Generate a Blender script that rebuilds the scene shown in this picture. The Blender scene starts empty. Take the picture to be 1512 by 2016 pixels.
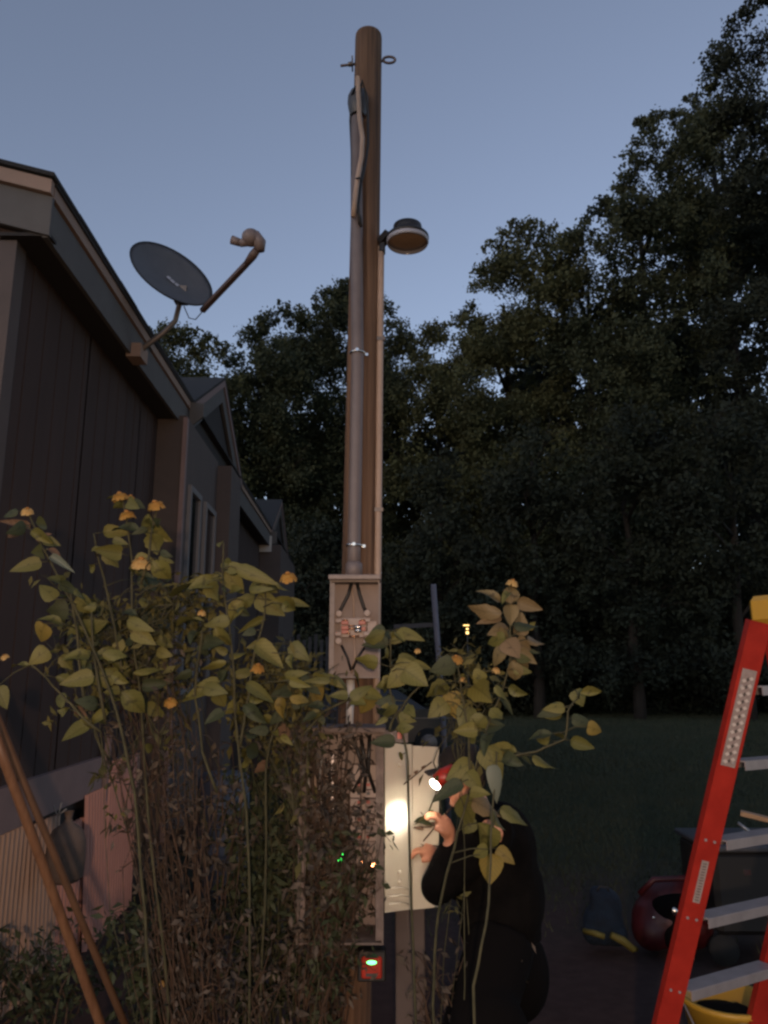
import bpy, bmesh, math, random
import numpy as np
from mathutils import Vector, Matrix, Euler

random.seed(7)
NR = np.random.RandomState(11)
scene = bpy.context.scene
COL = scene.collection

# ------------------------------------------------------------------ camera
F, CU, CV = 1515.0, 756.0, 1008.0
PITCH = math.atan(322.0 / F)
CP, SP = math.cos(PITCH), math.sin(PITCH)
CAM = Vector((0.0, 0.0, 1.65))
cd = bpy.data.cameras.new('camera')
cd.sensor_fit = 'VERTICAL'; cd.sensor_height = 24.0; cd.sensor_width = 18.0
cd.lens = 24.0 * F / 2016.0
cd.clip_start = 0.05; cd.clip_end = 600
cam = bpy.data.objects.new('camera', cd); COL.objects.link(cam)
cam.location = CAM; cam.rotation_euler = (math.pi / 2 + PITCH, 0, 0)
scene.camera = cam
scene.cycles.filter_width = 2.6

# ------------------------------------------------------------------ world, sun, exposure
world = bpy.data.worlds.new('World'); scene.world = world; world.use_nodes = True
nt = world.node_tree; nt.nodes.clear()
sky = nt.nodes.new('ShaderNodeTexSky'); sky.sky_type = 'NISHITA'; sky.sun_disc = False
sky.sun_elevation = math.radians(5.0); sky.sun_rotation = math.radians(215)
sky.altitude = 200; sky.air_density = 1.0; sky.dust_density = 0.6; sky.ozone_density = 2.2
hs = nt.nodes.new('ShaderNodeHueSaturation'); hs.inputs['Saturation'].default_value = 0.62
mixc = nt.nodes.new('ShaderNodeMix'); mixc.data_type = 'RGBA'; mixc.blend_type = 'MULTIPLY'
mixc.inputs[0].default_value = 1.0; mixc.inputs[7].default_value = (1.02, 1.0, 1.12, 1)
bg = nt.nodes.new('ShaderNodeBackground'); bg.inputs['Strength'].default_value = 0.15
wo = nt.nodes.new('ShaderNodeOutputWorld')
nt.links.new(sky.outputs[0], hs.inputs['Color']); nt.links.new(hs.outputs[0], mixc.inputs[6])
nt.links.new(mixc.outputs[2], bg.inputs[0]); nt.links.new(bg.outputs[0], wo.inputs[0])
sd = bpy.data.lights.new('sun', 'SUN'); sd.energy = 0.02; sd.angle = math.radians(10); sd.color = (1, .8, .65)
sun = bpy.data.objects.new('sun', sd); COL.objects.link(sun)
sun.rotation_euler = (math.radians(87), 0, math.radians(180 - 215))
scene.view_settings.view_transform = 'Standard'; scene.view_settings.look = 'None'
scene.view_settings.exposure = 0.75; scene.view_settings.gamma = 1.0
scene.view_settings.use_curve_mapping = False

def aim(ob, target):
    ob.rotation_euler = (Vector(target) - ob.location).to_track_quat('-Z', 'Y').to_euler()
# the hand torch of the person behind the camera (its glints show in the meter socket and straps)
ld = bpy.data.lights.new('hand_torch_light', 'SPOT'); ld.energy = 215; ld.color = (1.0, .66, .44)
ld.spot_size = math.radians(92); ld.spot_blend = 1.0; ld.shadow_soft_size = 0.05
torch = bpy.data.objects.new('hand_torch_light', ld); COL.objects.link(torch)
torch.location = (0.05, -1.0, 1.72); aim(torch, (-0.15, 4.0, 1.35))

# ------------------------------------------------------------------ pixel of the photo + depth -> point
def P(u, v, zc):
    x = (u - CU) / F * zc; y = (CV - v) / F * zc
    return Vector((x, zc * CP - y * SP, zc * SP + y * CP)) + CAM
def ZG(v, z=0.0):                       # depth at which row v meets height z
    return (CAM.z - z) * F / (CP * (v - 1330.0))
def G(u, v, z=0.0):
    p = P(u, v, ZG(v, z)); return Vector((p.x, p.y, z))

# ------------------------------------------------------------------ materials
def mat(name, col, rough=.7, metal=0., noise=None, scale=6., emis=None, estr=0., bump=0., stretch=None,
        trans=0., rnd=None, spec=.5, detail=6):
    m = bpy.data.materials.new(name); m.use_nodes = True
    n = m.node_tree.nodes; l = m.node_tree.links
    b = n['Principled BSDF']; b.inputs['Base Color'].default_value = (*col, 1)
    b.inputs['Roughness'].default_value = rough; b.inputs['Metallic'].default_value = metal
    b.inputs['Specular IOR Level'].default_value = spec
    src = None
    if noise or bump:
        tc = n.new('ShaderNodeTexCoord'); mp = n.new('ShaderNodeMapping'); l.new(tc.outputs['Object'], mp.inputs[0])
        if stretch: mp.inputs['Scale'].default_value = stretch
        nz = n.new('ShaderNodeTexNoise'); nz.inputs['Scale'].default_value = scale; nz.inputs['Detail'].default_value = detail
        nz.inputs['Roughness'].default_value = .65
        l.new(mp.outputs[0], nz.inputs['Vector'])
        if noise:
            cr = n.new('ShaderNodeValToRGB'); cr.color_ramp.elements[0].position = .32; cr.color_ramp.elements[1].position = .7
            cr.color_ramp.elements[0].color = (*col, 1); cr.color_ramp.elements[1].color = (*noise, 1)
            l.new(nz.outputs['Fac'], cr.inputs[0]); src = cr.outputs[0]
        if bump:
            bp = n.new('ShaderNodeBump'); bp.inputs['Strength'].default_value = bump; bp.inputs['Distance'].default_value = .02
            l.new(nz.outputs['Fac'], bp.inputs['Height']); l.new(bp.outputs[0], b.inputs['Normal'])
    if rnd:
        oi = n.new('ShaderNodeObjectInfo'); r2 = n.new('ShaderNodeValToRGB')
        els = r2.color_ramp.elements
        els[0].color = (*rnd[0], 1); els[0].position = 0
        els[1].color = (*rnd[-1], 1); els[1].position = 1
        for k, c in enumerate(rnd[1:-1]):
            e = els.new((k + 1) / (len(rnd) - 1)); e.color = (*c, 1)
        l.new(oi.outputs['Random'], r2.inputs[0])
        if src:
            mx = n.new('ShaderNodeMix'); mx.data_type = 'RGBA'; mx.inputs[0].default_value = .5
            l.new(src, mx.inputs[6]); l.new(r2.outputs[0], mx.inputs[7]); src = mx.outputs[2]
        else: src = r2.outputs[0]
    if src: l.new(src, b.inputs['Base Color'])
    if emis:
        b.inputs['Emission Color'].default_value = (*emis, 1); b.inputs['Emission Strength'].default_value = estr
    if trans:
        tr = n.new('ShaderNodeBsdfTranslucent'); ad = n.new('ShaderNodeMixShader'); ad.inputs[0].default_value = trans
        if src: l.new(src, tr.inputs[0])
        else: tr.inputs[0].default_value = (*col, 1)
        out = n['Material Output']; l.new(b.outputs[0], ad.inputs[1]); l.new(tr.outputs[0], ad.inputs[2]); l.new(ad.outputs[0], out.inputs[0])
    return m
M = {}
M['pole'] = mat('pole_wood', (.062, .032, .018), .85, noise=(.215, .122, .068), scale=11, stretch=(4, 4, .10), bump=.9)
M['pvc'] = mat('grey_conduit', (.115, .092, .088), .5, noise=(.16, .13, .125), scale=5)
M['tanpvc'] = mat('tan_conduit', (.40, .29, .22), .5, noise=(.30, .21, .15), scale=6)
M['steel'] = mat('galvanised_steel', (.42, .40, .38), .33, .85, noise=(.30, .28, .27), scale=30)
M['shiny'] = mat('bright_metal', (.8, .76, .7), .16, 1.)
M['brass'] = mat('copper_lug', (.75, .38, .2), .2, 1.)
M['box'] = mat('painted_enclosure', (.16, .13, .115), .5, noise=(.27, .215, .19), scale=11, bump=.2)
M['panelbox'] = mat('weathered_enclosure', (.075, .055, .045), .7, noise=(.20, .15, .13), scale=14, bump=.3)
M['boxin'] = mat('enclosure_inside', (.24, .185, .165), .55, noise=(.19, .145, .13), scale=9)
M['door'] = mat('cream_door', (.60, .55, .44), .30, noise=(.50, .45, .35), scale=5, stretch=(1, 1, .35), bump=.12)
M['black'] = mat('black_rubber', (.012, .011, .011), .5)
M['redplastic'] = mat('red_plastic', (.42, .03, .015), .35, noise=(.32, .025, .015), scale=8)
M['redblock'] = mat('red_block', (.32, .06, .04), .4)
M['whiteplastic'] = mat('white_plastic', (.55, .53, .5), .4, noise=(.45, .43, .41), scale=8)
M['greyplastic'] = mat('grey_plastic', (.055, .055, .06), .45)
M['clear'] = mat('clear_block', (.34, .27, .24), .5)
M['green_led'] = mat('green_led', (.02, .2, .03), .5, emis=(.05, 1, .12), estr=3)
M['green_glow'] = mat('green_glow', (.02, .2, .03), .5, emis=(.10, 1, .25), estr=3.2)
M['lens_lit'] = mat('lit_lens', (1, 1, 1), .5, emis=(1, .93, .8), estr=9)
M['warm_lit'] = mat('distant_lit', (1, .7, .3), .5, emis=(1, .62, .2), estr=1.6)
M['dish'] = mat('dish_grey', (.085, .087, .095), .55, noise=(.065, .067, .075), scale=10)
M['dishmark'] = mat('dish_mark', (.38, .38, .42), .6)
M['mast'] = mat('mast_steel', (.17, .14, .12), .45, .4)
M['arm'] = mat('dish_arm', (.11, .07, .055), .5)
M['lnb'] = mat('receiver_plastic', (.22, .17, .155), .5, noise=(.16, .12, .11), scale=12)
M['siding'] = mat('brown_siding', (.033, .018, .014), .85, noise=(.048, .027, .021), scale=3, stretch=(1, 1, .25), bump=.15)
M['trim'] = mat('house_trim', (.24, .16, .145), .6, noise=(.19, .13, .12), scale=4)
M['fascia'] = mat('fascia_paint', (.30, .20, .145), .6, noise=(.24, .155, .11), scale=3)
M['frieze'] = mat('frieze_paint', (.10, .092, .085), .7, noise=(.08, .072, .067), scale=5)
M['baypaint'] = mat('bay_paint', (.085, .062, .054), .7, noise=(.068, .05, .044), scale=5)
M['soffit'] = mat('soffit_shaded', (.022, .018, .017), .8)  # near-black: the shadow under the eaves is put into the colour
M['shingle'] = mat('roof_shingle', (.018, .017, .017), .95, noise=(.03, .028, .027), scale=30)
M['glass'] = mat('window_glass', (.012, .013, .016), .06)
M['winframe'] = mat('window_frame', (.17, .16, .16), .5)
M['skirt'] = mat('skirting_vinyl', (.40, .27, .20), .6, noise=(.33, .21, .15), scale=2.2, rnd=[(.40, .28, .20), (.44, .27, .20), (.36, .26, .18)])
M['skirtpink'] = mat('skirting_pink', (.56, .27, .20), .6, noise=(.46, .22, .165), scale=2.2)
M['lawn'] = mat('lawn_grass', (.024, .035, .020), 1., noise=(.046, .047, .026), scale=1.3, bump=.8, spec=.1)
def earth_mix(m):      # bare earth where people walk, fading raggedly into the grass
    n = m.node_tree.nodes; l = m.node_tree.links; b = n['Principled BSDF']; src = b.inputs['Base Color'].links[0].from_socket
    g = n.new('ShaderNodeNewGeometry'); mp = n.new('ShaderNodeMapping'); mp.inputs['Location'].default_value = (-.14, -.75, 0); mp.inputs['Scale'].default_value = (.23, .27, 0)
    l.new(g.outputs['Position'], mp.inputs[0]); ln = n.new('ShaderNodeVectorMath'); ln.operation = 'LENGTH'; l.new(mp.outputs[0], ln.inputs[0])
    nz = n.new('ShaderNodeTexNoise'); nz.inputs['Scale'].default_value = 2.2; nz.inputs['Detail'].default_value = 8; l.new(g.outputs['Position'], nz.inputs['Vector'])
    ad = n.new('ShaderNodeMath'); ad.operation = 'MULTIPLY_ADD'; l.new(nz.outputs['Fac'], ad.inputs[0]); ad.inputs[1].default_value = .9; l.new(ln.outputs['Value'], ad.inputs[2])
    mr = n.new('ShaderNodeMapRange'); mr.inputs[1].default_value = 1.15; mr.inputs[2].default_value = 2.0; mr.inputs[3].default_value = 1; mr.inputs[4].default_value = 0; l.new(ad.outputs[0], mr.inputs[0])
    n2 = n.new('ShaderNodeTexNoise'); n2.inputs['Scale'].default_value = 14; n2.inputs['Detail'].default_value = 6; l.new(g.outputs['Position'], n2.inputs['Vector'])
    cr = n.new('ShaderNodeValToRGB'); cr.color_ramp.elements[0].color = (.036, .024, .022, 1); cr.color_ramp.elements[1].color = (.080, .052, .046, 1); l.new(n2.outputs['Fac'], cr.inputs[0])
    mx = n.new('ShaderNodeMix'); mx.data_type = 'RGBA'; l.new(mr.outputs[0], mx.inputs[0]); l.new(src, mx.inputs[6]); l.new(cr.outputs[0], mx.inputs[7]); l.new(mx.outputs[2], b.inputs['Base Color'])
earth_mix(M['lawn'])
M['blade'] = mat('grass_blade', (.034, .045, .022), .9, noise=(.060, .058, .030), scale=1.)
M['dirt'] = mat('dirt', (.085, .055, .045), 1., noise=(.055, .040, .030), scale=5, bump=.7)
M['bark'] = mat('tree_bark', (.016, .013, .011), .95, noise=(.032, .026, .021), scale=7, stretch=(2, 2, .3), bump=.6)
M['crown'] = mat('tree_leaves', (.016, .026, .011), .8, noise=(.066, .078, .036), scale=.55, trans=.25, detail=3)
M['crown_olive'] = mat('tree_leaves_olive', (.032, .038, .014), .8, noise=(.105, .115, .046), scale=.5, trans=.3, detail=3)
M['crown_shaded'] = mat('tree_leaves_shaded', (.006, .011, .006), .85, noise=(.024, .033, .017), scale=.6, trans=.15, detail=3)  # darker copy of the leaf colour, shade of the wood painted in
M['leaf'] = mat('garden_leaf', (.12, .12, .035), .6, noise=(.16, .15, .045), scale=9, trans=.22,
                rnd=[(.085, .090, .018), (.15, .14, .025), (.22, .185, .035), (.11, .11, .025), (.17, .15, .025)])
M['leafdark'] = mat('garden_leaf_dark', (.034, .044, .018), .7, noise=(.048, .060, .024), scale=9, trans=.15)
M['leafyellow'] = mat('garden_leaf_yellow', (.27, .19, .035), .6, noise=(.22, .17, .04), scale=9, trans=.3)
M['leafpink'] = mat('garden_leaf_tan', (.19, .145, .065), .6, noise=(.16, .12, .05), scale=9, trans=.2,
                    rnd=[(.19, .14, .06), (.16, .13, .055), (.22, .13, .075)])
M['leafgreygreen'] = mat('garden_leaf_pale', (.14, .16, .12), .6, trans=.2)
M['stem'] = mat('garden_stem', (.032, .032, .014), .8, noise=(.075, .068, .03), scale=20)
M['dry'] = mat('dry_stem', (.022, .013, .008), .9, noise=(.10, .058, .034), scale=12)
M['dryleaf'] = mat('dry_leaf', (.012, .010, .007), .9, noise=(.13, .10, .075), scale=16, trans=.1, detail=2)
M['leafmass'] = mat('small_leaf', (.045, .045, .014), .8, noise=(.15, .13, .035), scale=9, trans=.2, detail=2)
M['deadleaf'] = mat('dead_leaf', (.10, .055, .03), .9, noise=(.16, .10, .06), scale=9, trans=.1)
M['petal'] = mat('orange_petal', (.50, .29, .06), .7, noise=(.42, .20, .04), scale=20, trans=.3)
M['petalpale'] = mat('pale_petal', (.62, .40, .14), .6, trans=.3)
M['disc'] = mat('flower_centre', (.30, .14, .03), .8)
M['ladder'] = mat('red_fibreglass', (.36, .026, .016), .32, noise=(.25, .016, .010), scale=9)
M['alu'] = mat('aluminium', (.46, .42, .42), .42, .55, noise=(.36, .33, .33), scale=14)
M['yellow'] = mat('yellow_plastic', (.42, .24, .03), .45, noise=(.5, .28, .02), scale=6)
M['label'] = mat('label_print', (.30, .24, .22), .7, noise=(.22, .17, .155), scale=60)
M['labelmark'] = mat('label_mark', (.50, .44, .40), .6)
M['labeldark'] = mat('label_dark', (.06, .05, .045), .7)
M['jacket'] = mat('black_jacket', (.0022, .0020, .0020), 1., spec=.1, noise=(.0060, .0050, .0046), scale=7, bump=1.)
M['trousers'] = mat('dark_trousers', (.004, .0034, .0034), 1., spec=.1)
M['skin'] = mat('skin', (.50, .23, .13), .5, noise=(.44, .19, .11), scale=20)
M['hair'] = mat('hair', (.03, .018, .012), .8)
M['cap'] = mat('dark_cap', (.012, .009, .009), .9)
M['bluebag'] = mat('blue_fabric', (.005, .018, .038), .9, noise=(.002, .006, .014), scale=12, bump=1.)
M['yellowtrim'] = mat('yellow_trim', (.14, .115, .02), .7)
M['redbag'] = mat('dark_red_fabric', (.065, .005, .008), .5, noise=(.04, .004, .005), scale=10)
M['wood'] = mat('board_wood', (.36, .23, .13), .8, noise=(.28, .17, .09), scale=8, stretch=(1, 6, 6))
M['handle'] = mat('handle_wood', (.20, .10, .05), .45, noise=(.11, .05, .025), scale=10, stretch=(5, 5, .5))
M['handle2'] = mat('handle_wood_dark', (.12, .06, .03), .55, noise=(.08, .04, .02), scale=10)
M['bagplastic'] = mat('grey_bag_plastic', (.17, .125, .10), .9, noise=(.11, .08, .065), scale=7, bump=.9, spec=.1)
M['bottle'] = mat('bottle_plastic', (.30, .29, .33), .3, noise=(.25, .24, .28), scale=4)
M['drum'] = mat('drum_plastic', (.08, .085, .105), .5, noise=(.06, .065, .08), scale=5)
M['carpaint'] = mat('dark_car_paint', (.010, .010, .012), .3)
M['tyre'] = mat('tyre', (.012, .012, .012), .9)
M['fence'] = mat('weathered_fence', (.07, .07, .075), .9, noise=(.05, .05, .055), scale=9)
M['post'] = mat('grey_post', (.11, .11, .14), .8, noise=(.15, .15, .18), scale=9)
M['lampglass'] = mat('lamp_lens', (.30, .19, .12), .3, noise=(.38, .25, .16), scale=60)
M['lampclear'] = mat('lamp_rim', (.30, .31, .36), .15)
M['string'] = mat('string', (.30, .26, .22), .8)

def veins(m, k=.55):
    n = m.node_tree.nodes; l = m.node_tree.links; b = n['Principled BSDF']; src = b.inputs['Base Color'].links[0].from_socket
    tc = n.new('ShaderNodeTexCoord'); sx = n.new('ShaderNodeSeparateXYZ'); l.new(tc.outputs['Object'], sx.inputs[0])
    def mth(op, a, b_=None, c=None):
        q = n.new('ShaderNodeMath'); q.operation = op
        for i, v in enumerate((a, b_, c)):
            if v is None: continue
            if isinstance(v, (int, float)): q.inputs[i].default_value = v
            else: l.new(v, q.inputs[i])
        return q.outputs[0]
    ay = mth('ABSOLUTE', sx.outputs[1]); t = mth('FRACT', mth('MULTIPLY', mth('SUBTRACT', sx.outputs[0], mth('MULTIPLY', ay, .8)), 6.5))
    v1 = mth('LESS_THAN', t, .16); v2 = mth('LESS_THAN', ay, .035); v = mth('MAXIMUM', v1, v2)
    nz = n.new('ShaderNodeTexNoise'); nz.inputs['Scale'].default_value = 3.5; l.new(tc.outputs['Object'], nz.inputs['Vector'])
    spot = mth('GREATER_THAN', nz.outputs['Fac'], .66)
    f = mth('SUBTRACT', 1.0, mth('MAXIMUM', mth('MULTIPLY', v, 1 - k - .15), mth('MULTIPLY', spot, .55)))
    vm = n.new('ShaderNodeVectorMath'); vm.operation = 'SCALE'; l.new(src, vm.inputs[0]); l.new(f, vm.inputs['Scale']); l.new(vm.outputs[0], b.inputs['Base Color'])
for k_ in ('leaf', 'leafdark', 'leafyellow', 'leafpink'): veins(M[k_])

# ------------------------------------------------------------------ mesh builder
def basis(d):
    d = Vector(d).normalized()
    a = Vector((0, 0, 1)) if abs(d.z) < .9 else Vector((1, 0, 0))
    x = d.cross(a).normalized(); y = d.cross(x).normalized()
    return x, y, d
class MB:
    def __init__(s): s.v = []; s.f = []; s.sm = []
    def add(s, vs, fs, smooth=False):
        o = len(s.v); s.v += [Vector(p) for p in vs]; s.f += [[i + o for i in q] for q in fs]; s.sm += [smooth] * len(fs); return s
    def box(s, c, size, rot=None, bev=0.):
        c = Vector(c); hx, hy, hz = [k / 2 for k in size]
        if bev:
            b = min(bev, hx * .9, hy * .9, hz * .9); bm = bmesh.new(); bmesh.ops.create_cube(bm, size=1)
            bmesh.ops.scale(bm, vec=size, verts=bm.verts); bmesh.ops.bevel(bm, geom=bm.edges[:], offset=b, segments=1, affect='EDGES')
            vs = [v.co.copy() for v in bm.verts]; bm.verts.index_update(); fs = [[v.index for v in f.verts] for f in bm.faces]; bm.free()
        else:
            vs = [Vector((x, y, z)) for x in (-hx, hx) for y in (-hy, hy) for z in (-hz, hz)]
            fs = [(0, 1, 3, 2), (4, 6, 7, 5), (0, 4, 5, 1), (2, 3, 7, 6), (0, 2, 6, 4), (1, 5, 7, 3)]
        if rot is not None: vs = [rot @ v for v in vs]
        return s.add([v + c for v in vs], fs)
    def beam(s, a, b, w, h, up=(0, 0, 1)):      # rectangular bar from a to b; w across, h along up
        a, b = Vector(a), Vector(b); d = (b - a).normalized(); x = d.cross(Vector(up)).normalized(); y = x.cross(d).normalized()
        vs = [p + x * (i * w / 2) + y * (j * h / 2) for p in (a, b) for i, j in ((-1, -1), (1, -1), (1, 1), (-1, 1))]
        return s.add(vs, [(0, 1, 2, 3), (7, 6, 5, 4), (0, 4, 5, 1), (1, 5, 6, 2), (2, 6, 7, 3), (3, 7, 4, 0)])
    def tube(s, pts, r, seg=8, caps=True):
        pts = [Vector(p) for p in pts]; n = len(pts)
        rs = r if isinstance(r, (list, tuple)) else [r] * n
        vs = []; px = None
        for i, p in enumerate(pts):
            d = (pts[min(i + 1, n - 1)] - pts[max(i - 1, 0)])
            if d.length < 1e-9: d = Vector((0, 0, 1))
            d.normalize()
            if px is None: px = basis(d)[0]
            px = (px - d * px.dot(d)); px = px.normalized() if px.length > 1e-6 else basis(d)[0]
            py = d.cross(px)
            vs += [p + (px * math.cos(t) + py * math.sin(t)) * rs[i] for t in [2 * math.pi * k / seg for k in range(seg)]]
        fs = [(i * seg + k, i * seg + (k + 1) % seg, (i + 1) * seg + (k + 1) % seg, (i + 1) * seg + k) for i in range(n - 1) for k in range(seg)]
        s.add(vs, fs, True)
        if caps:
            o = len(s.v) - n * seg
            s.f += [[o + k for k in range(seg)][::-1], [o + (n - 1) * seg + k for k in range(seg)]]; s.sm += [False, False]
        return s
    def lathe(s, c, prof, axis=(0, 0, 1), seg=24):   # prof: (radius, along)
        x, y, d = basis(axis); c = Vector(c)
        vs = [c + d * h + (x * math.cos(t) + y * math.sin(t)) * max(r, 1e-4) for r, h in prof for t in [2 * math.pi * k / seg for k in range(seg)]]
        n = len(prof)
        fs = [(i * seg + k, i * seg + (k + 1) % seg, (i + 1) * seg + (k + 1) % seg, (i + 1) * seg + k) for i in range(n - 1) for k in range(seg)]
        return s.add(vs, fs, True)
    def ell(s, c, r, rot=None, seg=14, rings=9, wob=0.):
        c = Vector(c); vs = []
        for i in range(rings + 1):
            ph = math.pi * i / rings
            for k in range(seg):
                t = 2 * math.pi * k / seg; w = 1 + (random.uniform(-wob, wob) if wob and 0 < i < rings else 0)
                v = Vector((r[0] * math.sin(ph) * math.cos(t) * w, r[1] * math.sin(ph) * math.sin(t) * w, r[2] * math.cos(ph) * w))
                if rot is not None: v = rot @ v
                vs.append(c + v)
        fs = [(i * seg + k, i * seg + (k + 1) % seg, (i + 1) * seg + (k + 1) % seg, (i + 1) * seg + k) for i in range(rings) for k in range(seg)]
        return s.add(vs, fs, True)
    def build(s, name, m, parent=None, org=None):
        if org is None:
            org = Vector((0, 0, 0)); q = parent
            while q is not None: org = org + q.location; q = q.parent
        me = bpy.data.meshes.new(name); me.from_pydata([tuple(v - org) for v in s.v], [], s.f)
        me.polygons.foreach_set('use_smooth', s.sm); me.materials.append(M[m] if isinstance(m, str) else m); me.update()
        o = bpy.data.objects.new(name, me); COL.objects.link(o)
        if parent: o.parent = parent
        else: o.location = org
        return o
def tag(o, label, cat, group=None, kind=None):
    if label: o['label'] = label
    if cat: o['category'] = cat
    if group: o['group'] = group
    if kind: o['kind'] = kind
    return o
def thing(name, loc, label, cat, group=None):
    o = bpy.data.objects.new(name, None); o.empty_display_size = .1; COL.objects.link(o); o.location = loc
    return tag(o, label, cat, group)
def rotm(ax, deg): return Matrix.Rotation(math.radians(deg), 3, ax)

def blob(name, mb, m, parent, voxel=.012, smooth=6):
    o = mb.build(name, m, parent)
    a = o.modifiers.new('r', 'REMESH'); a.mode = 'VOXEL'; a.voxel_size = voxel; a.use_smooth_shade = True
    b = o.modifiers.new('s', 'SMOOTH'); b.factor = .5; b.iterations = smooth
    dg = bpy.context.evaluated_depsgraph_get(); dg.update(); nm = bpy.data.meshes.new_from_object(o.evaluated_get(dg), depsgraph=dg); nm.name = name
    o.modifiers.clear(); o.data = nm
    if not nm.materials: nm.materials.append(M[m])
    nm.polygons.foreach_set('use_smooth', [True] * len(nm.polygons)); return o

# ================================================================== SETTING
def grid_ground():
    # one sheet to the horizon, finely divided near the camera
    xs = [-300, -80, -30] + list(np.linspace(-12, 12, 61)) + [30, 80, 300]
    ys = [-300, -60, -10] + list(np.linspace(-2, 24, 66)) + [45, 100, 300]
    def hgt(x, y):
        if abs(x) > 12 or y < -2 or y > 24: return 0
        return .012 * math.sin(x * 1.7 + y * .6) + .010 * math.sin(y * 2.3 - x)
    vs = [(x, y, hgt(x, y) - .015) for y in ys for x in xs]
    nx = len(xs)
    fs = [(j * nx + i, j * nx + i + 1, (j + 1) * nx + i + 1, (j + 1) * nx + i) for j in range(len(ys) - 1) for i in range(nx - 1)]
    o = MB().add(vs, fs, True).build('ground', 'lawn'); tag(o, 'dim green lawn running back to the woods', None, kind='structure')
grid_ground()
def blades(n, x0, x1, y0, y1, h, w, name, label, matn='blade', dens=None):
    x = NR.uniform(x0, x1, n); y = NR.uniform(y0, y1, n)
    if dens is not None:
        k = dens(x, y); x, y = x[k], y[k]; n = len(x)
    a = NR.uniform(0, 2 * math.pi, n); hh = h * NR.uniform(.4, 1.2, n); lean = NR.uniform(-.6, .6, (n, 2)) * hh[:, None]
    v = np.zeros((n, 3, 3)); ca, sa = np.cos(a) * w / 2, np.sin(a) * w / 2
    v[:, 0] = np.stack([x - ca, y - sa, np.zeros(n)], 1); v[:, 1] = np.stack([x + ca, y + sa, np.zeros(n)], 1)
    v[:, 2] = np.stack([x + lean[:, 0], y + lean[:, 1], hh], 1)
    me = np_mesh(name, v.reshape(-1, 3), 3, M[matn]); o = bpy.data.objects.new(name, me); COL.objects.link(o)
    return tag(o, label, None, kind='stuff')
def np_mesh(name, verts, k, m):
    n = len(verts); me = bpy.data.meshes.new(name)
    me.vertices.add(n); me.vertices.foreach_set('co', np.asarray(verts, dtype=np.float32).ravel())
    me.loops.add(n); me.loops.foreach_set('vertex_index', np.arange(n, dtype=np.int32))
    me.polygons.add(n // k); me.polygons.foreach_set('loop_start', np.arange(0, n, k, dtype=np.int32))
    me.update(calc_edges=True); me.materials.append(m); return me
def clear(x, y):
    q = ((x - .6) / 3.6) ** 2 + ((y - 2.9) / 2.9) ** 2
    return NR.rand(len(x)) < np.clip((q - .7) / 1.3, 0, 1) ** 1.3
blades(90000, -1.5, 8, 3.2, 14, .06, .010, 'grass', 'short dark grass blades across the lawn', dens=clear)
blades(110000, -3, 17, 14, 36, .10, .022, 'far_grass', 'darker grass running up to the woods')

# ------------------------------------------------------------------ trees
def leaf_cloud(lobes, leaf, per, shell=.55, sub=14, subr=.36):
    """lobes: (centre, radius). Returns quad vertices of leaf-sized faces gathered in clumps."""
    out = []
    for c, r in lobes:
        k = max(3, int(sub))
        d = NR.normal(size=(k, 3)); d /= np.linalg.norm(d, axis=1)[:, None]
        rad = r * (shell + (1 - shell) * NR.rand(k)) * .85
        cc = np.array(c)[None] + d * rad[:, None] * np.array([1, 1, .9])
        n = int(per * (r ** 2)); n = max(n, 30)
        idx = NR.randint(0, k, n)
        sz = subr * r * (.6 + .8 * NR.rand(k))
        p = cc[idx] + NR.normal(size=(n, 3)) * (sz[idx] * .5)[:, None]
        out.append(p)
    p = np.concatenate(out); n = len(p)
    a = NR.normal(size=(n, 3)); a /= np.linalg.norm(a, axis=1)[:, None]
    b = NR.normal(size=(n, 3)); b -= a * (a * b).sum(1)[:, None]; b /= np.linalg.norm(b, axis=1)[:, None]
    L = leaf * NR.uniform(.6, 1.3, n)[:, None]; W = L * .55
    v = np.stack([p - a * L * .5, p + b * W * .5, p + a * L * .5, p - b * W * .5], 1)
    return v.reshape(-1, 3)
def tree(base, top, lobes, label, m='crown', leaf=.2, per=520, tr=.16, name='tree', limbs=9, group='trees at the edge of the yard'):
    t = thing(name, base, label, 'tree', group)
    b = Vector(base); tp = Vector(top); mb = MB(); n = 8; pts = []; rs = []
    for i in range(n + 1):
        s_ = i / n; q = b.lerp(tp, s_) + Vector((random.uniform(-.12, .12), random.uniform(-.12, .12), 0)) * (1 if i else 0)
        pts.append(q); rs.append(tr * (1.25 - .95 * s_))
    mb.tube(pts, rs, 8); mb.build('trunk', 'bark', t)
    cand = sorted(lobes, key=lambda L: -L[1])[:limbs]
    for c, r in cand:
        c = Vector(c); s_ = max(.15, min(.9, (c.z - b.z - r) / max(.1, (tp.z - b.z)))); st = b.lerp(tp, s_); lm = MB()
        mid = st.lerp(c, .5) + Vector((0, 0, .2)); lm.tube([st, mid, c], [tr * .45, tr * .28, tr * .08], 6)
        for k in range(4):
            e = c + Vector((random.uniform(-1, 1), random.uniform(-1, 1), random.uniform(-.3, 1))) * r * .9
            lm.tube([c.lerp(mid, .3), c.lerp(e, .5) + Vector((0, 0, .1)), e], [tr * .12, tr * .07, .01], 4)
        lm.build('limb', 'bark', t)
    v = leaf_cloud([(tuple(c), r) for c, r in lobes], leaf, per)
    v = v - np.array(base)[None]
    me = np_mesh('crown', v, 4, M[m]); o = bpy.data.objects.new('crown', me); COL.objects.link(o); o.parent = t
    return t
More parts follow.
